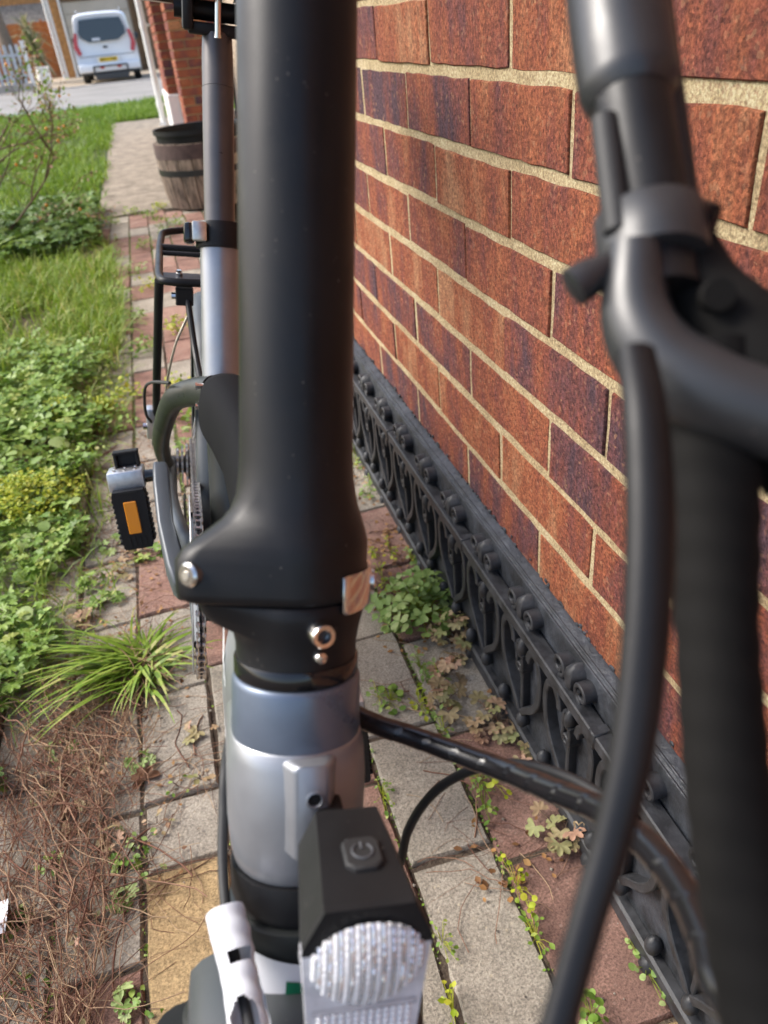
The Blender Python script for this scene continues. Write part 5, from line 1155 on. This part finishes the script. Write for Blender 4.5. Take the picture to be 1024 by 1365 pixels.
# yellow green spurge mounds
for (x, y, r, h, n, lb) in ((-.405, 1.56, .105, .085, 2100, "large yellow green spurge mound left of the pedal"), (-.355, 1.98, .045, .09, 520, "yellowish spurge spray rising from the clover patch"), (-.262, 2.03, .03, .05, 240, "small yellow green spurge tuft at the path edge by the clover")):
    t = thing("spurge", lb, "plant", (x, y, 0)); sm = MB()
    for i in range(26):
        a = random.random()*6.28; q = r*math.sqrt(random.random()); sm.tube([(q*.3*math.cos(a), q*.3*math.sin(a), 0), (q*math.cos(a), q*math.sin(a), h*.8)], .0011, 4)
    sm.build("stem", M['spurge'], t)
    nc = max(10, n//26); cen = RNG.random((nc, 3)); aa = cen[:, 0]*6.28; rr_ = r*np.sqrt(cen[:, 1]); cc = np.stack([rr_*np.cos(aa), rr_*np.sin(aa), h*(.45+.55*(1-(rr_/r)**2))*(.65+.35*cen[:, 2])], 1)
    pz = np.repeat(cc, 26, 0)+RNG.normal(size=(nc*26, 3))*np.array([.011, .011, .008]); k = len(pz)
    link("foliage", scatter_mesh("foliage", OVAL_V, OVAL_F, xforms(pz, RNG.random(k)*6.28, RNG.random(k)*.9, RNG.random(k)*6.28, .006+.006*RNG.random(k)), RNG.random(k), M['spurge']), t)
# grass tuft flopped across the paving, left of the chain
t = thing("grass_tuft", "large flopped tuft of long grass on the paving below the chain", "grass tuft", (-.182, .985, 0))
GT = np.random.default_rng(5); V, F, Rn = [], [], []
for i in range(300):
    az = (math.pi+GT.normal()*.75) if GT.random() < .55 else GT.random()*6.28; ln = (.04+.14*GT.random())*(1.15 if abs(az-math.pi) < .7 else .7); wd = .0011+.0016*GT.random()
    d = np.array([math.cos(az), math.sin(az), 0]); s = np.array([-d[1], d[0], 0.25]); base = np.array([GT.normal()*.012, GT.normal()*.016, 0]); o = len(V); el = .5+GT.random()*.75
    for k in range(7):
        u = k/6; q = base+d*ln*u+np.array([0, 0, ln*(math.sin(el)*u-1.0*u*u*math.sin(el)*(.75+.3*GT.random()*0))*.9])+s*math.sin(u*2.2+i)*.006*u; q[2] = max(q[2], .0015+.001*(i % 5))
        w = wd*(1-.9*u**2)*(.5+.8*min(1, u*4)); V += [q-s*w, q+s*w]
    for k in range(6): F += [(o+2*k, o+2*k+1, o+2*k+3), (o+2*k, o+2*k+3, o+2*k+2)]; Rn += [GT.random()]*2
link("blades", tri_mesh("blades", np.array(V), np.array(F), np.array(Rn), M['grass']), t)
def straw_gen(i):
    q = np.array([GT.normal()*.015, GT.normal()*.02, .004+.012*GT.random()]); a = math.pi*(.6+.8*GT.random()) if GT.random() < .6 else GT.random()*6.28; P = [q]
    for k in range(6):
        a += GT.normal()*.22; q = q+np.array([math.cos(a), math.sin(a), 0])*(.009+.008*GT.random())+np.array([0, 0, GT.normal()*.002]); q[2] = max(q[2], .002); P.append(q)
    return P
link("straw", runners("straw", 90, straw_gen, .0008, M['root']), t)
# autumn leaves lying loose
for (x, y, s, az, lb) in ((-.187, .755, .020, .4, "single orange dead leaf on the joint below the grass tuft"), (-.35, 1.13, .024, 2., "yellow fallen leaf at the left weeds near the paving edge"), (.205, 1.19, .02, 1.2, "brown fallen leaf on red pavers near the railing")):
    o = link("fallen_leaf", tri_mesh("fallen_leaf", np.array(LOBE_V), np.array(LOBE_F), np.full(len(LOBE_F), .9), M['dead_leaf'])); o.matrix_world = at(x, y, .006) @ rotz(az) @ Matrix.Rotation(.25, 4, 'X') @ Matrix.Diagonal((s, s, s*1.5, 1)); tag(o, lb, "leaf")
o = MB(); 
o.loft([[(-.012, .0, .002), (.010, .002, .004)], [(-.015, .012, .012), (.012, .016, .009)], [(-.010, .026, .006), (.013, .030, .013)], [(-.016, .040, .004), (.008, .044, .003)]], False, closed=False)
tag(o.build("paper_scrap", M['white_label'], None, 20, (-.352, .585, .01)), "small white paper scrap among dead runners at the left edge", "litter")
# rose bush reaching in from the left
rb = thing("rose_bush", "straggly rose bush with bare brown twigs and sparse yellowing leaves", "shrub", (-.93, 4.45, -.01))
tw = MB(); lv = []; rr = random.Random(3)
def branch(p, d, l, r, depth):
    pts = [p]; q = p.copy(); dd = d.copy()
    for k in range(5):
        dd = (dd+Vector((rr.gauss(0, .16), rr.gauss(0, .16), rr.gauss(0, .10)))).normalized(); q = q+dd*l/5; pts.append(q.copy())
        if depth < 3 and rr.random() < .6: branch(q.copy(), (dd+Vector((rr.gauss(0, .6), rr.gauss(0, .5), rr.gauss(.05, .4)))).normalized(), l*.55, r*.55, depth+1)
        if depth > 0 and rr.random() < .75: lv.append(q.copy())
    tw.tube(pts, [r*(1-.13*i) for i in range(6)], 6)
for d, l in (((.75, -.25, .38), .62), ((.55, .1, .70), .70), ((.2, -.2, .95), .75), ((-.1, .1, 1), .8), ((.9, .1, .22), .50), ((.45, -.3, .75), .6), ((.3, .4, .8), .7), ((-.4, -.2, .8), .6)):
    branch(Vector((rr.gauss(0, .04), rr.gauss(0, .04), 0)), Vector(d).normalized(), l, .009, 0)
tw.build("twigs", M['twig'], rb)
k = len(lv)*3; k = len(lv); pp = np.array(lv)+RNG.normal(size=(k, 3))*.015
link("foliage", scatter_mesh("foliage", OVAL_V, OVAL_F, xforms(pp, RNG.random(k)*6.28, RNG.random(k)*1.4, RNG.random(k)*6.28, .012+.014*RNG.random(k)), RNG.random(k), M['geranium']), rb)
k = len(lv); pp = np.array(lv)+RNG.normal(size=(k, 3))*.02
link("green_foliage", scatter_mesh("green_foliage", OVAL_V, OVAL_F, xforms(pp, RNG.random(k)*6.28, RNG.random(k)*1.4, RNG.random(k)*6.28, .014+.016*RNG.random(k)), RNG.random(k), M['clover']), rb)
for q in lv[3::23]: MB().sphere(q, .007, 6, (1, 1, 1.2)).build("rose_hip", M['orange'] if rr.random() < .4 else M['twig'], rb)
